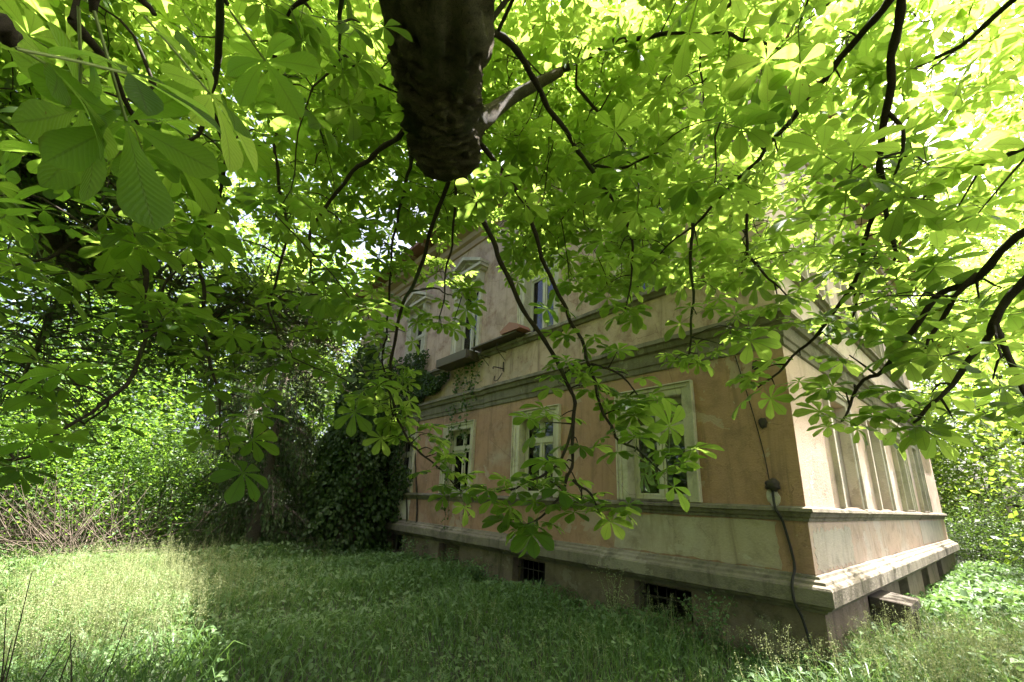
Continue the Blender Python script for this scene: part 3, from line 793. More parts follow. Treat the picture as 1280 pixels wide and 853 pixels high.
br([(565, 215, 2.95), (528, 324, 3.3), (500, 394, 3.5), (489, 460, 3.6), (486, 490, 3.6), (500, 533, 3.55), (521, 561, 3.45), (552, 590, 3.35), (580, 615, 3.3)], .013, .3, .165, .10)
br([(520, 175, 2.9), (510, 220, 3.4), (494, 290, 3.6), (486, 389, 3.7), (480, 459, 3.7), (492, 528, 3.6)], .010, .45, .16, .12)
br([(572, 216, 2.95), (562, 310, 3.1), (551, 405, 3.1)], .007, .97, .11, .2)
br([(580, 38, 2.55), (640, 55, 2.7), (669, 102, 2.75), (706, 161, 2.8), (745, 217, 2.8), (781, 279, 2.85), (793, 325, 2.85), (780, 388, 2.8)], .018, .4, .165, .14)
br([(745, 207, 2.8), (790, 208, 2.8), (822, 190, 2.75)], .006, .3, .17, .13)
br([(598, 150, 2.85), (640, 122, 3.2), (700, 90, 3.5), (755, 59, 3.6), (775, 52, 3.6), (876, 39, 3.4), (930, 45, 3.2), (985, 66, 3.1)], .026, .3, .17, .13)
br([(876, 39, 3.4), (910, 10, 3.3), (950, -30, 3.2)], .010, .3, .17, .14)
br([(720, 108, 3.4), (755, 150, 3.4), (782, 184, 3.4)], .009, .3, .17, .14)
br([(876, 39, 3.4), (878, 90, 3.3), (876, 133, 3.3)], .007, .5, .16, .14)
br([(1160, -60, 2.3), (1111, 0, 2.35), (1060, 62, 2.4), (1010, 128, 2.45), (960, 177, 2.5), (929, 217, 2.5), (866, 279, 2.5), (815, 330, 2.5)], .017, .25, .165, .11)
br([(932, 215, 2.5), (932, 260, 2.48), (933, 318, 2.45), (925, 345, 2.4)], .009, .35, .16, .11)
br([(933, 318, 2.45), (958, 345, 2.4), (985, 372, 2.4)], .006, .2, .15, .12)
br([(866, 279, 2.5), (860, 330, 2.5), (868, 385, 2.5), (862, 430, 2.45), (858, 448, 2.45)], .008, .4, .15, .09)
br([(1135, -40, 2.15), (1132, 0, 2.2), (1120, 70, 2.2), (1108, 141, 2.25), (1101, 210, 2.25), (1103, 244, 2.25), (1086, 282, 2.25), (1063, 355, 2.2), (1016, 418, 2.2), (984, 458, 2.2), (950, 485, 2.15)], .017, .35, .165, .11)
br([(1103, 244, 2.25), (1113, 280, 2.2), (1121, 312, 2.15), (1112, 326, 2.15), (1091, 332, 2.15)], .009, .3, .16, .11)
br([(1110, 141, 2.25), (1130, 165, 2.2), (1128, 200, 2.2), (1120, 225, 2.2)], .007, .2, .16, .1)
br([(1063, 355, 2.2), (1072, 380, 2.2), (1066, 398, 2.2)], .006, .3, .15, .1)
br([(1350, 250, 1.85), (1280, 297, 1.9), (1222, 342, 1.95), (1180, 370, 2.0), (1137, 411, 2.0), (1101, 461, 2.05), (1078, 478, 2.05), (1065, 508, 2.05), (1050, 525, 2.0)], .014, .3, .16, .10)
br([(1222, 342, 1.95), (1186, 376, 1.95), (1168, 415, 1.95), (1157, 437, 1.9)], .008, .3, .15, .1)
br([(1350, 290, 1.8), (1280, 359, 1.85), (1245, 408, 1.85), (1222, 441, 1.85), (1190, 485, 1.85), (1157, 517, 1.8), (1140, 530, 1.8)], .013, .35, .155, .09)
br([(1245, 408, 1.85), (1275, 470, 1.8), (1290, 520, 1.75)], .008, .3, .15, .09)
br([(1330, -50, 2.2), (1265, 2, 2.3), (1200, 55, 2.4), (1153, 80, 2.5), (1110, 100, 2.5)], .011, .3, .165, .11)
br([(1340, 150, 2.0), (1270, 190, 2.1), (1200, 215, 2.2), (1150, 250, 2.3)], .010, .2, .165, .10)
br([(275, -50, 2.2), (273, 62, 2.3), (262, 135, 2.3), (246, 169, 2.3), (215, 185, 2.25)], .017, .4, .165, .12)
br([(262, 135, 2.3), (281, 182, 2.35), (278, 215, 2.4), (271, 267, 2.45), (242, 319, 2.45), (206, 360, 2.45), (203, 384, 2.4)], .011, .45, .16, .12)
br([(242, 319, 2.45), (254, 345, 2.45), (254, 402, 2.45), (263, 459, 2.4), (276, 508, 2.4), (272, 552, 2.35)], .009, .4, .155, .10)
br([(190, 100, 2.2), (187, 208, 2.2), (178, 246, 2.2), (182, 324, 2.15), (184, 356, 2.1), (180, 400, 2.1), (180, 430, 2.05), (144, 486, 2.0), (102, 522, 1.95), (49, 560, 1.9), (0, 575, 1.85)], .013, .45, .16, .10)
br([(178, 246, 2.2), (140, 268, 2.15), (108, 290, 2.1), (59, 319, 2.0), (20, 335, 1.95)], .009, .35, .16, .10)
br([(335, -40, 2.5), (341, 59, 2.7), (357, 96, 2.8), (371, 129, 2.85), (396, 155, 2.9), (404, 183, 2.9)], .017, .4, .165, .13)
br([(354, 98, 2.8), (355, 140, 2.8), (345, 178, 2.8), (347, 222, 2.8), (359, 290, 2.8), (344, 352, 2.75), (335, 378, 2.75), (346, 410, 2.7), (355, 440, 2.7)], .011, .35, .155, .12)
br([(430, 70, 2.6), (460, 100, 2.65), (500, 117, 2.7)], .008, .1, .165, .13)
br([(90, 25, 1.6), (140, 90, 1.7), (170, 150, 1.8)], .008, .4, .16, .14)
br([(590, 60, 2.6), (620, 20, 2.9), (660, -40, 3.2)], .022, .6, .17, .14)
br([(-60, 20, .66), (-10, 30, .68), (25, 45, .70)], .005, .85, .115, .3)
br([(60, -70, .80), (95, -20, .82), (120, 20, .84)], .005, .85, .125, .3)
br([(150, -80, 1.0), (170, -30, 1.0), (185, 25, 1.02)], .005, .85, .135, .3)
br([(300, -60, 1.2), (295, -20, 1.25), (290, 5, 1.28)], .005, .75, .14, .3)
br([(395, -50, 1.6), (380, 0, 1.7), (362, 25, 1.75)], .006, .6, .15, .2)
br([(430, -30, 1.9), (425, 25, 2.0), (425, 60, 2.05)], .006, .6, .15, .2)

def wander(P, amt):
    n = len(P); e = rng.normal(0, 1, (n, 3)); k = np.array([.25, .5, .25])
    for _ in range(2): e = np.stack([np.convolve(e[:, i], k, 'same') for i in range(3)], 1)
    e *= np.minimum(np.arange(n), 3)[:, None] / 3
    return P + e * amt
for pts, r0, leaf0, sc, gap, r1 in BR:
    r0 *= .72 if pts[0][0] > 850 else .85
    sc *= .84 if pts[0][0] > 850 else .95
    far_ = 1.28 if (pts[0][0] < 360 and pts[0][2] > 1.7) else 1.2 if pts[0][0] > 850 else 1.0
    if pts[0][0] > 850: r0 *= 1.15
    P = np.array([at(p[0], p[1], p[2] * far_) for p in pts])
    Ls = np.linalg.norm(np.diff(P, axis=0), axis=1).sum()
    n = max(8, int(Ls / .045))
    P = wander(smooth_path(P, n), .015)
    s = np.linspace(0, 1, n)
    rad = (r0 * (1 - s) ** .8 + r1) * (1 + .10 * np.sin(s * Ls * 60))
    cpart('branch', P, rad, M['twig'], 7, .05)
    for k in range(0, n, 2): nodes.append((P[k], rad[k]))
    T = np.gradient(P, axis=0)
    d = leaf0 * Ls if pts[0][2] > 1.35 else 9.0
    while d < Ls:
        k = min(n - 1, int(d / Ls * (n - 1)))
        tdir = norm(T[k])
        side = norm(np.cross(tdir, rng.normal(0, 1, 3)))
        out = norm(side + tdir * .5 + UPW * .15)
        ln = rng.uniform(.05, .28) * (1.15 - .5 * d / Ls)
        Q = smooth_path([P[k], P[k] + out * ln * .5 + UPW * .02, P[k] + out * ln + UPW * rng.uniform(-.03, .05)], 5)
        twigs.tube(Q, np.linspace(min(.0055, rad[k]), .0026, 5), 4)
        cluster(Q[-1], Q[-1] - Q[-2], int(rng.integers(2, 4)), sc)
        d += gap * rng.uniform(.7, 1.5) * (1.25 if pts[0][0] > 850 else 1.7 if pts[0][0] < 360 else 1.15)
    if pts[0][2] > 1.35: cluster(P[-1], T[-1], int(rng.integers(4, 6)), sc)
    else:
        for q_ in (.35, -.45)[:2 if pts[0][2] < .9 else 1]: add_leaf(P[-1], norm(T[-1]) + np.array([q_, .35, -.35]), sc * 1.1, .8)

# the rest of the crown: leaf bunches through its volume, each on a twig that grows from the nearest wood
DENS_MID = ["2344556655433322", "2344556654333322", "2334555554333322", "2233444344333322", "1223332102333322", "1222321100112222", "1112220000001111", "0111120000000000", "0000000000000000"]
DENS_FAR = ["9999999998765432", "9999999998754322", "7889999998754322", "2235799887654322", "1123566235432111", "0012440000001122", "0001110000000011", "0000000000000000", "0000000000000000"]
def dens(grid, x, y):
    i = int(np.clip(y / 71.0, 0, 8)); j = int(np.clip(x / 80.0, 0, 15))
    return int(grid[i][j]) / 9.0
GAP_C, GAP_A = np.array([-5.6, 7.0]), np.array([-.55, .835])
def sunny(P, grow=1.0):
    """does the sunbeam through P reach the bright patch of lawn?"""
    g_ = (P - SUN * ((P[:, 2] - .3) / SUN[2])[:, None])[:, :2] - GAP_C
    a_ = g_ @ GAP_A; b_ = g_ @ np.array([GAP_A[1], -GAP_A[0]])
    return (a_ / (3.7 * grow)) ** 2 + (b_ / (1.15 * grow)) ** 2 < 1
def in_gap(p, r=1.0):
    return bool(sunny(p[None], 1.08)[0])
def in_house(p, m=.5):
    v, u = to_house(p)
    return -m < v < LEN_R + m and -m < u < LEN_L + m and p[2] < EAVE + 1.2
spots = []
def fill(n, grid, r0, r1, sc, power=1.0):
    k = 0; tries = 0
    while k < n and tries < n * 30:
        tries += 1
        x, y = rng.uniform(-60, 1340), rng.uniform(-60, 600)
        if rng.random() > dens(grid, x, y): continue
        r = r0 + (r1 - r0) * rng.random() ** power
        p = at(x, y, r)
        if p[2] < 1.7 or in_house(p) or in_gap(p, 1.2): continue
        if abs(x - 549) < 75 and y < 235 and r < 3.4: continue
        spots.append((p, sc)); k += 1
fill(110, DENS_MID, 2.3, 4.2, .165)
DENS_TOP = ["0000000000000000", "0000056777530000", "0000045788640000", "0000047888763000", "0000001088764200", "0000000001110000", "0000000000000000", "0000000000000000", "0000000000000000"]
fill(380, DENS_TOP, 3.4, 7.0, .16)
fill(1500, DENS_FAR, 3.8, 9.0, .16, .8)
# crown above and behind the viewer, out of the picture
k = 0
while k < 1000:
    th, rad_, z = rng.uniform(0, 6.283), 5.4 * math.sqrt(rng.random()), rng.uniform(3.1, 8.5)
    p = np.array([-1.7 + rad_ * math.cos(th), -1.0 + rad_ * math.sin(th), z])
    px, py, dz = proj(p[None])
    if dz[0] > 0 and -80 < px[0] < 1360 and -80 < py[0] < 900: continue
    if in_gap(p, .8) or in_house(p): continue
    spots.append((p, .17)); k += 1
k = 0
while k < 260:                                 # unseen leaf bunches added round the big limb to shade near leaves
    p = np.array([rng.uniform(-1.2, 3.0), rng.uniform(-2.0, 2.2), rng.uniform(3.0, 6.5)])
    px, py, dz = proj(p[None])
    if dz[0] > 0 and -60 < px[0] < 1340 and py[0] > -60: continue
    spots.append((p, .175)); k += 1
k = 0
while k < 420:                                 # extra leaf bunches added high up to shade the left side
    p = np.array([rng.uniform(-4.8, 1.0), rng.uniform(-1.0, 5.2), rng.uniform(5.2, 9.5)])
    spots.append((p, .165)); k += 1
k = 0
while k < 320:                                 # outer crown on the side of the driveway
    p = np.array([rng.uniform(6.3, 11.0), rng.uniform(3.5, 8.8), rng.uniform(4.6, 8.6)])
    if in_house(p, .9): continue
    spots.append((p, .165)); k += 1
k = 0
while k < 240:                                  # unseen foliage added sunward of the nearest leaves to block their sun
    p = at(rng.uniform(-60, 330), rng.uniform(-40, 200), rng.uniform(.7, 1.6)) + SUN * rng.uniform(1.0, 5.0)
    px, py, dz = proj(p[None])
    if dz[0] > 0 and -40 < px[0] < 1320 and py[0] > -50: continue
    spots.append((p, .18)); k += 1
for p in lim[::3]: nodes.append((p, .03))
for p in tr[8:]: nodes.append((p, .03))
spots.sort(key=lambda s: np.linalg.norm(s[0] - LB[2]))
NP = np.zeros((len(nodes) + 4 * len(spots) + 10, 3)); NR = np.zeros(len(NP)); nn = 0
for p, r in nodes: NP[nn] = p; NR[nn] = r; nn += 1
spots = [q for q in spots if not (lambda a: a[2][0] > 0 and 400 < a[0][0] < 700 and -330 < a[1][0] < 235 and np.linalg.norm(q[0] - CAM) < 3.3)(proj(q[0][None]))]
for p, sc in spots:
    d = np.linalg.norm(NP[:nn] - p, axis=1)
    b = int(np.argmin(d)); a = NP[b]; L = d[b]
    m1 = a * .6 + p * .4 + UPW * (.10 * L) + rng.normal(0, .05 * L, 3); m2 = a * .25 + p * .75 + UPW * .06 * L + rng.normal(0, .04 * L, 3)
    n = 4 if L < .4 else 8
    Q = smooth_path([a, m1, m2, p], n)
    r0 = min(max(NR[b] * .8, .004), .004 + .009 * L)
    rad = np.linspace(r0, .003, n)
    twigs.tube(Q, rad, 4)
    for k in range(1, n, max(1, n // 3)):
        NP[nn] = Q[k]; NR[nn] = rad[k]; nn += 1
        if nn >= len(NP) - 2: break
    cluster(p, Q[-1] - Q[-2], int(rng.integers(3, 6)), sc)
    if L > .5: cluster(Q[n // 2 + 1], Q[-1] - Q[0], 2, sc)
    if nn >= len(NP) - 12: NP = np.vstack([NP, np.zeros((4000, 3))]); NR = np.concatenate([NR, np.zeros(4000)])

off = np.array([-0.9, -2.6, 0])
H = np.array([l[0] for l in leaves]); S = np.array([l[4] for l in leaves])
keep = np.ones(len(H), bool)
hv, hu = to_house(H)
keep &= ~((hv > -.22) & (hu > -.22) & (H[:, 2] < EAVE + .9))
keep &= np.linalg.norm(H - CAM, axis=1) > .5
keep &= ~sunny(H, 1.0)
# keep the window and the corner seen through the foliage free of a few stray leaves
px, py, pz = proj(H)
rr_ = np.linalg.norm(H - CAM, axis=1)
idx = np.nonzero(keep)[0]
leaves = [leaves[i] for i in idx]
H, S, px, py, pz, rr_ = H[idx], S[idx], px[idx], py[idx], pz[idx], rr_[idx]
inside = (pz > .1) & (px > -30) & (px < 1310) & (py > -30) & (py < 800)
score = np.where(inside, S / rr_, -1)
order = np.argsort(-score)
big = set(order[:300].tolist())
hi_me = [np_mesh('chestnut_leaf', V, [Q], [M['chestnut'], M['petiole']], smooth=True, uv=UV, midx=MI) for V, Q, UV, MI in HI]
V_all, Q_all, UV_all, MI_all, nv = [], [], [], [], 0
for i, (hub, x, y, n, s) in enumerate(leaves):
    k = i % 5
    if i in big:
        o = link('leaf', hi_me[k], chestnut)
        q = hub - off
        o.matrix_local = Matrix(((x[0] * s, y[0] * s, n[0] * s, q[0]), (x[1] * s, y[1] * s, n[1] * s, q[1]), (x[2] * s, y[2] * s, n[2] * s, q[2]), (0, 0, 0, 1)))
    else:
        V, Q, UV, MI = (LO if (rr_[i] < 3.9 and inside[i]) else VLO)[k]
        V_all.append(V @ (np.stack([x, y, n]) * s) + (hub - off)); Q_all.append(Q + nv); UV_all.append(UV); MI_all.append(MI); nv += len(V)
o = link('foliage', np_mesh('foliage', np.vstack(V_all), [np.vstack(Q_all)], [M['chestnut'], M['petiole']], smooth=True, uv=np.vstack(UV_all), midx=np.concatenate(MI_all)), chestnut)
o['kind'] = 'stuff'
for i in range(len(twigs.V)): twigs.V[i] = twigs.V[i] - off
o = link('twigs', twigs.mesh('twigs', M['twig']), chestnut)
o['kind'] = 'stuff'
print('chestnut leaves', len(leaves), 'twigs', len(twigs.V))

# ------------------------------------------------------------------ background vegetation
def cards(C, size, shape='hex', upb=.6, axis=None, aspect=.32):
    """leaf blades: two folded halves (hex) or one rhomb, at centres C"""
    n = len(C); size = np.broadcast_to(size, (n,))[:, None]
    a = rng.uniform(0, 6.283, n)
    d = np.stack([np.cos(a), np.sin(a), rng.normal(-.25, .45, n)], 1) if axis is None else axis + rng.normal(0, .35, (n, 3))
    d /= np.linalg.norm(d, axis=1)[:, None]
    nn_ = rng.normal(0, 1, (n, 3)) * (1 - upb) + UPW * upb
    s = np.cross(d, nn_); s /= np.linalg.norm(s, axis=1)[:, None] + 1e-9
    m = np.cross(s, d)
    b = C - d * size * .5; t = C + d * size * .5 - m * size * .08
    if shape == 'hex':
        w = size * aspect
        f = m * w * .35
        l1 = b + d * size * .3 + s * w * .9 + f; l2 = b + d * size * .68 + s * w * .8 + f
        r1 = b + d * size * .3 - s * w * .9 + f; r2 = b + d * size * .68 - s * w * .8 + f
        V = np.stack([b, t, l1, l2, r1, r2], 1).reshape(-1, 3)
        k = np.arange(n)[:, None] * 6
        F = np.concatenate([k + np.array([[0, 1, 3, 2]]), k + np.array([[0, 4, 5, 1]])])
    else:
        w = size * aspect
        V = np.stack([b, C + s * w, t, C - s * w], 1).reshape(-1, 3)
        k = np.arange(n)[:, None] * 4
        F = k + np.array([[0, 1, 2, 3]])
    return V, F

def in_house_mask(P, m=.1):
    v, u = to_house(P)
    return (v > -m) & (u > -m) & (v < LEN_R + m) & (u < LEN_L + m) & (P[:, 2] < EAVE + 1)

def tree(name, label, base, h, rad, leaf, n, mat, bark='bark2', group=None, trunk_r=None, crown0=.3, shape='rhomb', nl=14, lean=(0, 0), spread=.16, cat='tree', trunk=True, flat_=.75):
    base = np.array([base[0], base[1], 0.0])
    root = empty(name, tuple(base)); tag(root, label, cat, group)
    tr_ = trunk_r or h * .018
    top = np.array([lean[0], lean[1], h * .82])
    P = wander(smooth_path([np.zeros(3) - UPW * .2, np.array([lean[0] * .1, lean[1] * .1, h * .3]), np.array([lean[0] * .5, lean[1] * .5, h * .6]), top], 18), h * .012)
    if trunk:
        link('trunk', tube_mesh_data('trunk', P, np.interp(np.linspace(0, 1, 18), [0, .08, 1], [tr_ * 1.5, tr_, tr_ * .2]), M[bark], 9, .06), root)
    bulk = Bulk(); cl = []
    for k in range(nl):
        z = crown0 + (1 - crown0) * (k + rng.random()) / nl
        i = min(17, int(z / 1.0 * 15) + 1)
        a = 2.4 * k + rng.normal(0, .3)
        prof = math.sin(math.pi * min(1, .22 + .78 * (z - crown0) / (1 - crown0))) ** .6
        ro = rad * max(.25, prof) * rng.uniform(.75, 1.1)
        s = P[max(1, int(i * .85) - 1)]
        e = np.array([P[i][0] + ro * math.cos(a), P[i][1] + ro * math.sin(a), h * z + rng.uniform(-.04, .06) * h])
        m = s * .5 + e * .5 + UPW * rng.uniform(-.02, .05) * h
        Q = smooth_path([s, m, e], 9)
        bulk.tube(Q, np.linspace(tr_ * .38, tr_ * .06, 9), 5)
        for j in (4, 5, 6, 7, 8):
            for _ in range(2):
                c = Q[j] + rng.normal(0, rad * spread * 1.2, 3); cl.append(c)
                bulk.tube(smooth_path([Q[j], (Q[j] + c) / 2 + UPW * .05, c], 4), np.linspace(tr_ * .1, tr_ * .03, 4), 3)
    o = link('limbs', bulk.mesh('limbs', M[bark]), root); o['kind'] = 'stuff'
    cl = np.array(cl)
    pick = rng.integers(0, len(cl), n)
    C = cl[pick] + rng.normal(0, 1, (n, 3)) * rad * spread * np.array([1, 1, flat_])
    C = C[C[:, 2] > .12]
    ok = ~in_house_mask(C + base, .05); C = C[ok]
    V, F = cards(C, leaf * rng.uniform(.6, 1.3, len(C)), shape, .55)
    o = link('crown', np_mesh('crown', V, [F], M[mat]), root); o['kind'] = 'stuff'
    return root
def tube_mesh_data(name, P, rad, mat, sides=6, knob=0.0):
    V, F = tube_np(P, rad, sides, knob)
    n = len(P); i = np.arange(sides); j = (i + 1) % sides
    return np_mesh(name, V, [F, np.stack([j, i, np.full(sides, n * sides)], 1), np.stack([(n - 1) * sides + i, (n - 1) * sides + j, np.full(sides, n * sides + 1)], 1)], mat, smooth=True)

# tall trees closing the garden
GT = 'tall trees behind the garden'
for (x, y, h, r, n, mat, lab) in (
    (-24, 12, 15, 5.0, 15000, 'maple', 'tall bright green tree at the far side of the shrubbery'),
    (-14.5, 14.5, 9, 3.4, 14000, 'maple', 'medium green tree right behind the sunlit shrubs'),
    (-19, 20, 17, 5.5, 15000, 'larch', 'tall pale fine leaved tree behind the shrubs'),
    (-12.5, 23, 18, 5.2, 16000, 'maple', 'tall leafy tree behind the dark conifer'),
    (-6.5, 26, 17, 5.0, 15000, 'lime', 'tall yellow green tree beyond the ivy covered trunk'),
    (-4.2, 21, 13, 3.6, 11000, 'lime', 'lighter slim tree just past the ivy covered end of the house'),
    (-1.0, 31, 19, 5.5, 12000, 'lime', 'tall yellow green tree rising behind the house'),
    (-30, 20, 18, 6, 9000, 'shrub', 'dark tall tree far behind the shrubs'),
    (-16, 34, 20, 6, 10000, 'lime', 'distant light green tree between the taller crowns')):
    tree('leafy_tree', lab, (x, y), h, r, .26 if h > 16 else .22, n, mat, group=GT, crown0=.12, nl=18, spread=.2)
for (x, y, h, r, n, mat, lab) in (
    (26, 21, 19, 6.0, 20000, 'lime', 'light green tree past the end of the side wall'),
    (37, 33, 22, 7, 12000, 'lime', 'tall yellow green tree past the parked car'),
    (30, 21, 15, 4.6, 12000, 'lime', 'round crowned light green tree at the driveway edge'),
    (22, 31, 20, 6, 12000, 'maple', 'tall green tree behind the far end of the house'),
    (21.5, 23.5, 9, 3.4, 11000, 'lime', 'low spreading light green tree by the parked car'),
    (17.2, 11.5, 9, 3.0, 11000, 'lime', 'slender light green tree opposite the side wall')):
    tree('leafy_tree', lab, (x, y), h, r, .22, n, mat, group='trees past the side wall', crown0=.16, nl=15, spread=.2)
for (x, y, h, r, n, mat, lab) in (
    (-17, -2.5, 14, 4.5, 9000, 'shrub', 'dark tree across the lawn facing the house'),
    (-21, 4.5, 15, 4.8, 9000, 'maple', 'broad tree across the lawn facing the ground floor windows'),
    (-13, -9, 15, 5, 8000, 'shrub', 'dark broad tree in the garden behind the chestnut trunk')):
    tree('leafy_tree', lab, (x, y), h, r, .32, n * 2, mat, group='trees across the lawn', crown0=.1, nl=16, spread=.22)
# shrubs along the left edge of the lawn
SH = 'shrubs along the edge of the lawn'
SHRUB_K = (.62, 1.7)
for (x, y, h, r, lf, n, mat, lab) in (
    (-13.6, 11.0, 2.6, 1.7, .13, 6000, 'shrub', 'dark green shrub among dry brush at the lawn edge'),
    (-11.4, 11.8, 3.6, 1.8, .15, 7000, 'maple', 'bright maple like shrub lit by the sun at the lawn edge'),
    (-9.3, 12.0, 2.9, 1.5, .13, 6000, 'maple', 'light green shrub beside the conifer'),
    (-15.5, 13.5, 4.5, 2.4, .16, 8000, 'maple', 'tall bright shrub behind the dry brush'),
    (-6.1, 15.6, 2.6, 1.6, .11, 7000, 'shrub', 'dark shrub between the conifer and the ivy covered trunk'),
    (-7.6, 17.5, 3.6, 1.7, .12, 6000, 'shrub', 'taller dark shrub behind the conifer trunk'),
    (-12.0, 8.6, 1.6, 1.2, .11, 5000, 'shrub', 'low shrub spilling onto the lawn')):
    tree('shrub', lab, (x, y), h, r, lf * SHRUB_K[0], int(n * SHRUB_K[1]), mat, group=SH, trunk_r=.035, crown0=.05, nl=13, shape='hex', cat='shrub', spread=.24)
for (x, y, h, r, lf, n, mat, lab) in (
    (19.5, 15.2, 3.0, 1.9, .13, 7000, 'shrub', 'dark green shrub at the end of the side wall'),
    (16.3, 13.4, 1.3, 1.1, .10, 3500, 'shrub', 'low dark shrub against the far end of the plinth'),
    (22.5, 17.0, 3.4, 2.2, .14, 7000, 'lime', 'sunlit shrub in front of the light green tree'),
    (17.2, 16.4, 1.5, 1.3, .11, 4500, 'shrub', 'rounded low shrub hiding the parked car'),
    (24.0, 25.5, 3.2, 2.6, .16, 6000, 'lime', 'bright shrub on the far side of the driveway'),
    (19.0, 24.0, 3.4, 2.4, .16, 6000, 'lime', 'bright leafy shrub beyond the far corner of the house'),
    (15.4, 9.0, 1.6, 1.5, .11, 5000, 'shrub', 'broad low shrub among the weeds by the side wall')):
    tree('shrub', lab, (x, y), h, r, lf * SHRUB_K[0], int(n * SHRUB_K[1]), mat, group='shrubs past the side wall', trunk_r=.03, crown0=.05, nl=13, shape='hex', cat='shrub', spread=.24)

# old tree whose long bare limb leans in from the side
lean_b = np.array([-6.7, 3.4, 0.0])
lean_t = empty('leaning_tree', tuple(lean_b)); tag(lean_t, 'old dark tree with a long bent limb and fine drooping foliage', 'tree')
def at7(x, y, r): return at(x, y, r * .56)
LP = [lean_b - UPW * .2, lean_b + np.array([.1, .2, 1.7]), lean_b + np.array([.2, .3, 3.4]), at7(-40, 205, 9.6), at7(15, 262, 9.3), at7(85, 318, 9.2), at7(180, 372, 9.3), at7(262, 396, 9.5), at7(345, 408, 9.8), at7(430, 440, 10.2)]
P = wander(smooth_path(LP, 60), .04) - lean_b
link('trunk', tube_mesh_data('trunk', P, np.interp(np.linspace(0, 1, 60), [0, .1, .33, .45, .6, .7, .85, 1], [.32, .26, .21, .165, .12, .08, .04, .012]), M['bark'], 11, .07), lean_t)
bulk = Bulk(); lc = []
subs = [[(150, 360, 9.2), (200, 350, 9.0), (260, 372, 8.8), (330, 390, 8.7), (400, 430, 8.7)], [(60, 300, 9.2), (40, 230, 9), (10, 190, 8.8), (-30, 200, 8.6)],
        [(30, 270, 9.2), (70, 190, 9.6), (130, 240, 10)], [(190, 375, 9.3), (205, 430, 9.2), (225, 455, 9.1)], [(200, 375, 9.3), (280, 430, 9.4), (340, 440, 9.5), (400, 480, 9.6)], [(120, 345, 9.2), (60, 400, 8.8), (20, 480, 8.5)],
        [(260, 395, 9.4), (330, 370, 9.8), (410, 400, 10.2)], [(10, 260, 9.3), (-20, 150, 9.5), (60, 60, 10)], [(80, 315, 9.2), (140, 260, 9.6), (200, 180, 10.2)]]
for sp in subs:
    Q = wander(smooth_path([at7(*p) for p in sp], 16), .03) - lean_b
    bulk.tube(Q, np.linspace(.034, .007, 16), 5)
    for k in range(3, 16):
        for _ in range(7):
            dv = np.clip(rng.normal(0, 1, 3), -1.5, 1.5) * np.array([.5, .5, .16]) + np.array([.15, 0, -.18])
            e = Q[k] + dv * rng.uniform(.5, 1.1)
            q = smooth_path([Q[k], (Q[k] + e) / 2 + UPW * .12, e], 5)
            bulk.tube(q, np.linspace(.008, .003, 5), 3)
            lc += [q[2], q[3], q[4], (q[3] + q[4]) / 2]
for k in range(26, 60):
    for _ in range(4):
        e = P[k] + np.clip(rng.normal(0, .45, 3), -.7, .7); q = smooth_path([P[k], (P[k] + e) / 2 + UPW * .1, e], 5)
        bulk.tube(q, np.linspace(.009, .003, 5), 3); lc += [q[3], q[4]]
o = link('limbs', bulk.mesh('limbs', M['bark']), lean_t); o['kind'] = 'stuff'
lc = np.array(lc); C = np.repeat(lc, 4, 0) + rng.normal(0, .11, (len(lc) * 4, 3))
V, F = cards(C, .06 * rng.uniform(.6, 1.3, len(C)), 'rhomb', .4, aspect=.22)
o = link('crown', np_mesh('crown', V, [F], M['larch']), lean_t); o['kind'] = 'stuff'

# dark conifer with hanging boughs
def conifer(base, h, rad, lab, nb=46):
    base = np.array([base[0], base[1], 0.0]); root = empty('conifer', tuple(base)); tag(root, lab, 'conifer', 'dark conifers by the lawn')
    P = wander(smooth_path([(0, 0, -.2), (.05, 0, h * .4), (.0, .1, h)], 22), .03)
    link('trunk', tube_mesh_data('trunk', P, np.interp(np.linspace(0, 1, 22), [0, .05, 1], [.30, .21, .02]), M['bark'], 9, .07), root)
    bulk = Bulk(); C = []; A = []
    for k in range(nb):
        z = .12 + .84 * k / nb; a = 2.4 * k + rng.normal(0, .3); L = rad * (1 - z) ** .75 * rng.uniform(.75, 1.1) + .25
        s = P[int(z * 21)]; d = np.array([math.cos(a), math.sin(a), 0])
        Q = smooth_path([s, s + d * L * .4 + UPW * .02, s + d * L * .75 - UPW * .16 * L, s + d * L - UPW * .42 * L], 10)
        bulk.tube(Q, np.linspace(.035, .008, 10), 4)
        for j in range(2, 10):
            for _ in range(9):
                b = Q[j] + rng.normal(0, .09 * L, 3) * np.array([1, 1, .3])
                ln = rng.uniform(.25, .75)
                bulk.tube(np.stack([Q[j], b, b - UPW * ln]), [.005, .004, .002], 3)
                for t_ in np.linspace(0, 1, 7):
                    C.append(b - UPW * ln * t_ + rng.normal(0, .035, 3)); A.append(np.array([0, 0, -1.0]) + d * .3)
    o = link('boughs', bulk.mesh('boughs', M['bark']), root); o['kind'] = 'stuff'
    C = np.array(C); A = np.array(A); keep_ = C[:, 2] > .3; C, A = C[keep_], A[keep_]
    V, F = cards(C, .15 * rng.uniform(.6, 1.3, len(C)), 'rhomb', .3, A, aspect=.16)
    o = link('crown', np_mesh('crown', V, [F], M['needle']), root); o['kind'] = 'stuff'
conifer((-7.2, 13.0), 9.5, 2.3, 'dark conifer with hanging boughs at the back of the lawn')
conifer((-9.6, 15.6), 11.5, 2.6, 'taller dark conifer behind the shrubs', 40)

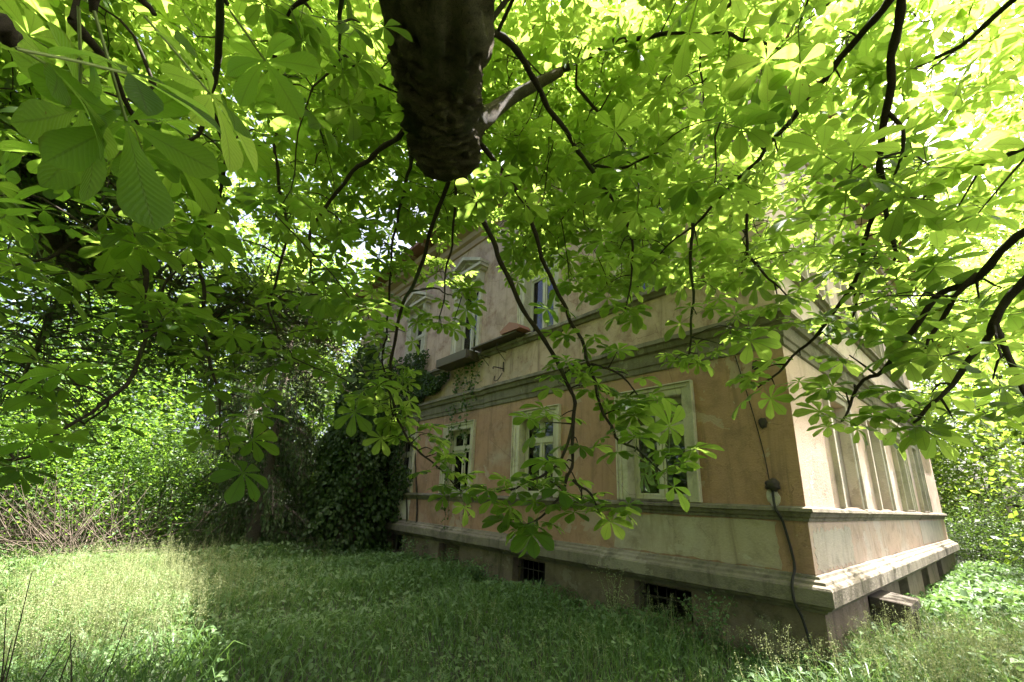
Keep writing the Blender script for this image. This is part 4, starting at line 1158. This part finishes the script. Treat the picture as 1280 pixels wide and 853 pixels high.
# ivy: on the old trunk beside the house and on the house end
ivb = house_pt(-1.25, 11.6, 0)
ivt = empty('ivy_clad_tree', tuple(ivb)); tag(ivt, 'old trunk smothered in dark ivy beside the end of the house', 'tree')
P = wander(smooth_path([(0, 0, -.2), (.1, .1, 2), (-.1, .3, 4), (.2, .2, 6.6)], 20), .05)
link('trunk', tube_mesh_data('trunk', P, np.linspace(.34, .12, 20), M['bark'], 10, .08), ivt)
n = 15000; zz = rng.random(n) ** .85 * 6.4; a = rng.uniform(0, 6.283, n)
ro = np.interp(zz, [0, .6, 1.6, 3, 4.2, 5.4, 6.4], [1.35, 1.05, .95, .9, .75, .5, .2]) * (1 + .22 * np.sin(3 * a + zz * 1.7) + .15 * np.sin(5 * a - zz * 2.6)) * (1 - .28 * rng.random(n) ** 2)
C = np.stack([ro * np.cos(a), ro * np.sin(a), zz], 1); A = np.stack([.5 * np.cos(a), .5 * np.sin(a), -.9 + 0 * a], 1)
ok = ~in_house_mask(C + ivb, .05)
V, F = cards(C[ok], .125 * rng.uniform(.5, 1.4, ok.sum()), 'hex', .35, A[ok], aspect=.42)
o = link('ivy_leaves', np_mesh('ivy_leaves', V, [F], M['ivy']), ivt); o['kind'] = 'stuff'
ivr = empty('ivy', tuple(K0), AZ); tag(ivr, 'ivy climbing the end of the house with strands hanging past a window', 'ivy')
C = []; A = []
def ivy_patch(u0, u1, z0, z1, n, fn):
    k = 0
    while k < n:
        u, z = rng.uniform(u0, u1), rng.uniform(z0, z1)
        if rng.random() > fn(u, z): continue
        C.append(FL(u, .06 + .22 * rng.random(), z)); A.append(FL(rng.normal(0, .4), .5, -.9)); k += 1
ivy_patch(9.4, 14.5, .9, 6.2, 9000, lambda u, z: 1.0 if (u > 10.4 + .35 * math.sin(z * 2.3) + .25 * math.sin(z * 5.1) and z < 4.3 + .2 * math.sin(u * 3)) or (z > 4.3 and u > 9.3 + .5 * abs(z - 5.0) + .2 * math.sin(z * 6)) else 0.0)
ivy_patch(8.3, 10.2, 4.45, 5.5, 1500, lambda u, z: 1.0 if abs(z - 4.95 - .1 * math.sin(u * 4)) < .42 * (u - 8.1) / 1.6 else 0)
stb = Bulk()
for (u, z1, z0) in ((8.0, 5.3, .95), (7.86, 5.3, 1.15), (7.45, 5.2, 3.2), (7.2, 5.3, 1.3), (7.3, 5.3, 4.5), (7.6, 5.35, 4.55), (6.95, 5.2, 3.9)):
    n = int((z1 - z0) * 16)
    zz = np.linspace(z1, z0, n); uu_ = u + .06 * np.sin(zz * 3.1 + u) ; ww = .16 + .05 * np.sin(zz * 2 + u)
    Q = np.stack([FL(a_, b_, c_) for a_, b_, c_ in zip(uu_, ww, zz)]); stb.tube(Q, np.full(n, .004), 3)
    for q in Q:
        if rng.random() < .55 + .3 * (q[2] > 4.3):
            for _ in range(int(rng.integers(1, 4))):
                C.append(tuple(q + rng.normal(0, .045, 3))); A.append((-.4, rng.normal(0, .5), -.8))
for u in np.linspace(9.8, 14, 9):
    zz = np.linspace(0, 5, 20); stb.tube(np.stack([FL(u + .25 * math.sin(z * 1.3 + u), .04, z) for z in zz]), np.linspace(.03, .008, 20), 5)
C = np.array(C); A = np.array(A)
nst = 10500
V, F = cards(C[nst:], .075 * rng.uniform(.6, 1.3, len(C) - nst), 'hex', .35, A[nst:], aspect=.45)
o = link('hanging_strand_leaves', np_mesh('hanging_strand_leaves', V, [F], M['shrub']), ivr); o['kind'] = 'stuff'
C = C[:nst]; A = A[:nst]
V, F = cards(C, .085 * rng.uniform(.6, 1.3, len(C)), 'hex', .35, A, aspect=.45)
o = link('ivy_leaves', np_mesh('ivy_leaves', V, [F], M['ivy']), ivr); o['kind'] = 'stuff'
o = link('ivy_stems', stb.mesh('ivy_stems', M['bark2']), ivr); o['kind'] = 'stuff'

# dry brush heap
bulk = Bulk()
for _ in range(900):
    p = np.array([rng.uniform(-15, -8.5), rng.uniform(9.0, 11.6), rng.uniform(0, .6)])
    d = norm(np.array([rng.normal(0, 1), rng.normal(0, .6), rng.uniform(.1, 1.6)])) * rng.uniform(.6, 2.0)
    bulk.tube(smooth_path([p, p + d * .5 + rng.normal(0, .08, 3), p + d], 5), np.linspace(.011, .003, 5), 3)
o = link('dry_brush', bulk.mesh('dry_brush', M['brush'])); tag(o, 'tangle of dry brown twigs under the shrubs at the lawn edge', 'brush', kind='stuff')

# ------------------------------------------------------------------ lawn: grass, herbs, feathery seed heads
def scatter(n, r0, r1, az0, az1, p=1.0):
    r = r0 + (r1 - r0) * rng.random(n) ** p; a = np.radians(rng.uniform(az0, az1, n))
    P = np.stack([r * np.sin(a), r * np.cos(a), 0 * r], 1)
    v, u = to_house(P)
    ok = ~((v > -.06) & (u > -.06) & (v < LEN_R + .1)) & ~((v > 1.7) & (v < 3.2) & (u > -.62))
    P = P[ok]; P[:, 2] = ground_z(P[:, 0], P[:, 1]) - .01
    return P
def patch_noise(P, f, s): return .5 + .25 * np.sin(P[:, 0] * f + s) * np.cos(P[:, 1] * f * 1.2 - s) + .25 * np.sin(P[:, 0] * f * 2.3 - P[:, 1] * f * 1.9 + 2 * s)
def blades(P, h, w, lean):
    n = len(P); a = rng.uniform(0, 6.283, n); d = np.stack([np.cos(a), np.sin(a), 0 * a], 1); b = rng.uniform(0, 6.283, n); s = np.stack([np.cos(b), np.sin(b), 0 * b], 1)
    h = h[:, None]; w = w[:, None]; l = (lean * rng.uniform(.2, 1.3, n))[:, None]
    m1 = P + UPW * h * .45 + d * h * l * .18; m2 = P + UPW * h * .8 + d * h * l * .5; t = P + UPW * h * (1 - .2 * l) + d * h * l
    V = np.stack([P - s * w, P + s * w, m1 - s * w * .9, m1 + s * w * .9, m2 - s * w * .6, m2 + s * w * .6, t], 1).reshape(-1, 3)
    k = np.arange(n)[:, None] * 7
    return V, np.concatenate([k + np.array([[0, 1, 3, 2]]), k + np.array([[2, 3, 5, 4]])]), k + np.array([[4, 5, 6]])
P = scatter(98000, 1.6, 19, -64, 66, .62)
hh = (.14 + .32 * patch_noise(P, .9, 1.0)) * rng.uniform(.5, 1.3, len(P))
V, Q, T = blades(P, hh, (.0032 + .0005 * np.linalg.norm(P[:, :2], axis=1)) * rng.uniform(.7, 1.4, len(P)), 1.15)
o = link('lawn_grass', np_mesh('lawn_grass', V, [Q, T], M['grass'])); tag(o, 'long uncut green grass in front of the house', 'grass', kind='stuff')
P = scatter(90000, 1.8, 21, -64, 66, .62)
pn = patch_noise(P, .7, 4.0); P = P[rng.random(len(P)) < .25 + pn]
P[:, 2] += rng.uniform(.06, .30, len(P)) * (.5 + patch_noise(P, .9, 1.0))
V, F = cards(P, (.036 + .0042 * np.linalg.norm(P[:, :2], axis=1)) * rng.uniform(.5, 1.5, len(P)), 'hex', .8, aspect=.36)
o = link('ground_herbs', np_mesh('ground_herbs', V, [F], M['herb'])); tag(o, 'carpet of small leafy weeds among the grass', 'weeds', kind='stuff')
# broader weeds by the side wall
P = np.stack([rng.uniform(5.0, 19, 16000), rng.uniform(3.0, 14.5, 16000), np.zeros(16000)], 1)
v, u = to_house(P); ok = (u < -.5) & (u > -5.5) & ~((v < 4.2) & (u > -1.0)); P = P[ok]
hm = .12 + .45 * patch_noise(P, .8, 2.0); P[:, 2] = hm * rng.uniform(.25, 1.0, len(P)) ** .6 + .02
V, F = cards(P, .12 * rng.uniform(.5, 1.3, len(P)), 'hex', .75, aspect=.38)
o = link('leafy_weeds', np_mesh('leafy_weeds', V, [F], M['herb'])); tag(o, 'bank of broad leafy weeds beside the side wall', 'weeds', kind='stuff')
# seed heads
def panicles(P, h):
    n = len(P); a = rng.uniform(0, 6.283, n); d = np.stack([np.cos(a), np.sin(a), 0 * a], 1) * (h * rng.uniform(.05, .3, n))[:, None]
    T = P + UPW * h[:, None] + d
    s = np.stack([np.cos(a + 1.57), np.sin(a + 1.57), 0 * a], 1) * .0016
    M1 = (P + T) / 2 - d * .15
    V = np.stack([P - s, P + s, M1 - s, M1 + s, T - s * .5, T + s * .5], 1).reshape(-1, 3)
    k = np.arange(n)[:, None] * 6; F = np.concatenate([k + np.array([[0, 1, 3, 2]]), k + np.array([[2, 3, 5, 4]])])
    m = 36; f = rng.random((n, m))
    base = T[:, None] + (M1 - T)[:, None] * (f * .62)[..., None]
    C = (base + rng.normal(0, 1, (n, m, 3)) * ((.01 + .085 * f) * .6)[..., None]).reshape(-1, 3)
    V2, F2 = cards(C, .011 * rng.uniform(.6, 1.5, len(C)), 'rhomb', .3, aspect=.28)
    return np.vstack([V, V2]), np.vstack([F, F2 + len(V)])
def blob(cx, cy, sx, sy, n):
    P = np.stack([rng.normal(cx, sx, n), rng.normal(cy, sy, n), np.zeros(n)], 1)
    v, u = to_house(P); return P[~((v > -.1) & (u > -.1))]
P = np.vstack([blob(-5.0, 6.2, .9, 1.0, 1300), blob(-6.6, 8.4, .9, 1.2, 800), blob(-4.0, 4.6, .5, .6, 350)])
V, F = panicles(P, rng.uniform(.35, .75, len(P)))
o = link('seed_grass', np_mesh('seed_grass', V, [F], M['panicle'])); tag(o, 'pale feathery seed grass glowing in the patch of sun', 'grass', kind='stuff')
P = np.vstack([blob(4.2, 4.7, .7, .4, 420), blob(5.6, 5.6, .8, .45, 500), blob(1.0, 5.0, 1.2, .7, 90), blob(2.3, 6.4, .5, .4, 70)])
V, F = panicles(P, rng.uniform(.3, .62, len(P)))
o = link('seed_grass', np_mesh('seed_grass', V, [F], M['panicle'])); tag(o, 'loose feathery seed grass around the corner of the plinth', 'grass', kind='stuff')
# taller weeds against the plinth and dark stems in the sunny patch
for k, (u, h_) in enumerate(((2.6, .75), (5.9, .45), (7.3, .5), (8.9, .55), (1.1, .6))):
    b = house_pt(-.4 - .2 * (k % 2), u, 0); root = empty('weed', tuple(b))
    tag(root, ('tall pale flowering weed in front of the cellar opening by the corner', 'leafy weed by the middle cellar opening', 'leafy weed near the boarded cellar opening', 'bushy weed at the ivy end of the plinth', 'thin weed under the repaired plaster')[k], 'weed', 'weeds along the plinth')
    bulk = Bulk(); C = []
    for _ in range(7):
        e = np.array([rng.normal(0, .16), rng.normal(0, .16), h_ * rng.uniform(.7, 1.1)]); Q = smooth_path([np.zeros(3), e * .5 + rng.normal(0, .02, 3), e], 8); bulk.tube(Q, np.linspace(.005, .002, 8), 3)
        for q in Q[2:]: C += [q + rng.normal(0, .05, 3) for _ in range(7)]
    link('stems', bulk.mesh('stems', M['petiole']), root)
    V, F = cards(np.array(C), (.05 if k else .028) * rng.uniform(.6, 1.3, len(C)), 'hex', .6)
    o = link('leaves', np_mesh('leaves', V, [F], M['herb'] if k else M['panicle']), root); o['kind'] = 'stuff'
bulk = Bulk()
for (x, y, r, x2, y2) in ((15, 850, 4.6, 40, 715), (25, 850, 4.6, 85, 795), (75, 850, 4.7, 95, 800), (140, 850, 4.7, 160, 775), (35, 850, 4.6, 15, 800), (100, 850, 4.7, 88, 790), (5, 850, 4.6, 8, 760)):
    b = at(x, y, 4.4); b[2] = 0; e = at(x2, y2, r); m = (b + e) / 2 + rng.normal(0, .06, 3)
    bulk.tube(smooth_path([b, m, e], 10), np.linspace(.007, .003, 10), 4)
o = link('dead_stems', bulk.mesh('dead_stems', M['twig'])); tag(o, 'bare dark dead stems standing in the sunny grass', 'stems', kind='stuff')

# ------------------------------------------------------------------ parked car, glimpsed past the end of the side wall
def carmat():
    m, nt, out = new_mat('car_paint')
    p = nd(nt, 'ShaderNodeBsdfPrincipled', {'Base Color': (0.32, 0.34, 0.38, 1), 'Roughness': 0.3, 'Metallic': 0.5, 'Coat Weight': 0.6})
    nt.links.new(p.outputs[0], out.inputs[0]); return m
M['car'] = carmat(); M['tyre'] = flat('tyre', (0.02, 0.02, 0.02), .8); M['rim'] = flat('rim', (.5, .5, .52), .35, .8); M['lamp'] = flat('lamp_glass', (.6, .58, .55), .2); M['tail'] = flat('tail_lamp', (.4, .02, .02), .3); M['carglass'] = flat('car_glass', (.02, .025, .03), .08)
car = empty('parked_car', (22.2, 21.6, 0), R(-35)); tag(car, 'grey parked car half hidden behind the shrubs past the side wall', 'car')
def section(x, w, zb, zt): return [(x, -w, zb), (x, -w * 1.02, zb + (zt - zb) * .5), (x, -w * .93, zt), (x, w * .93, zt), (x, w * 1.02, zb + (zt - zb) * .5), (x, w, zb)]
mb = MB(); mb.rings([section(x, w, zb, zt) for x, w, zb, zt in ((-2.1, .7, .35, .62), (-2.0, .82, .25, .72), (-1.4, .86, .2, .84), (-.8, .87, .2, .90), (.9, .87, .2, .92), (1.6, .86, .2, .92), (2.0, .82, .25, .9), (2.1, .74, .35, .8))]); body = mb.build('body', M['car'], car, smooth=False, bevel=.02)
mb = MB(); mb.rings([[(x, -w, z) for x, w, z in ((-.95, .8, .9), (-.25, .64, 1.42), (1.0, .64, 1.45), (1.75, .78, .92))], [(x, w, z) for x, w, z in ((-.95, .8, .9), (-.25, .64, 1.42), (1.0, .64, 1.45), (1.75, .78, .92))]]); mb.build('cabin', M['car'], car, bevel=.03)
for k in (-1, 1):
    mb = MB(); q = [(-.72, .785, .96), (-.2, .675, 1.36), (.42, .675, 1.38), (.42, .79, .96)]; mb.poly([(x, k * y, z) for x, y, z in q]); mb.build('side_window', M['carglass'], car)
    mb = MB(); q = [(.5, .79, .96), (.5, .675, 1.38), (.98, .675, 1.38), (1.5, .785, .96)]; mb.poly([(x, k * y, z) for x, y, z in q]); mb.build('side_window', M['carglass'], car)
    for x in (-1.3, 1.35):
        mb = MB(); mb.rings([[(x + r * math.cos(a), k * y, .32 + r * math.sin(a)) for a in np.linspace(0, 6.283, 21)[:-1]] for r, y in ((.24, .68), (.31, .70), (.32, .8), (.3, .89), (.22, .895))]); wh = mb.build('wheel', M['tyre'], car)
        mb = MB(); mb.rings([[(x + r * math.cos(a), k * y, .32 + r * math.sin(a)) for a in np.linspace(0, 6.283, 13)[:-1]] for r, y in ((.21, .88), (.2, .905), (.05, .9))]); mb.build('rim', M['rim'], wh)
    mb = MB(); mb.box(lambda a, w, z: (a, w, z), -2.12, -1.98, k * .66 - .12, k * .66 + .12, .58, .70); mb.build('headlight', M['lamp'], car, bevel=.02)
    mb = MB(); mb.box(lambda a, w, z: (a, w, z), 2.0, 2.11, k * .66 - .1, k * .66 + .1, .66, .82); mb.build('tail_light', M['tail'], car, bevel=.02)
mb = MB(); mb.poly([(-.93, -.7, .95), (-.93, .7, .95), (-.33, .58, 1.38), (-.33, -.58, 1.38)]); mb.build('windscreen', M['carglass'], car)
xs = np.linspace(-8, 8, 9); Vp = np.vstack([np.array([[22.2 + x * .8 - .5 * 2.2, 21.6 - x * .55 - .8 * 2.2, .045], [22.2 + x * .8 + .5 * 2.6, 21.6 - x * .55 + .8 * 2.6, .045]]) for x in xs])
k = np.arange(8) * 2
o = link('driveway', np_mesh('driveway', Vp, [np.stack([k, k + 2, k + 3, k + 1], 1)], M['gravel'])); tag(o, kind='structure')
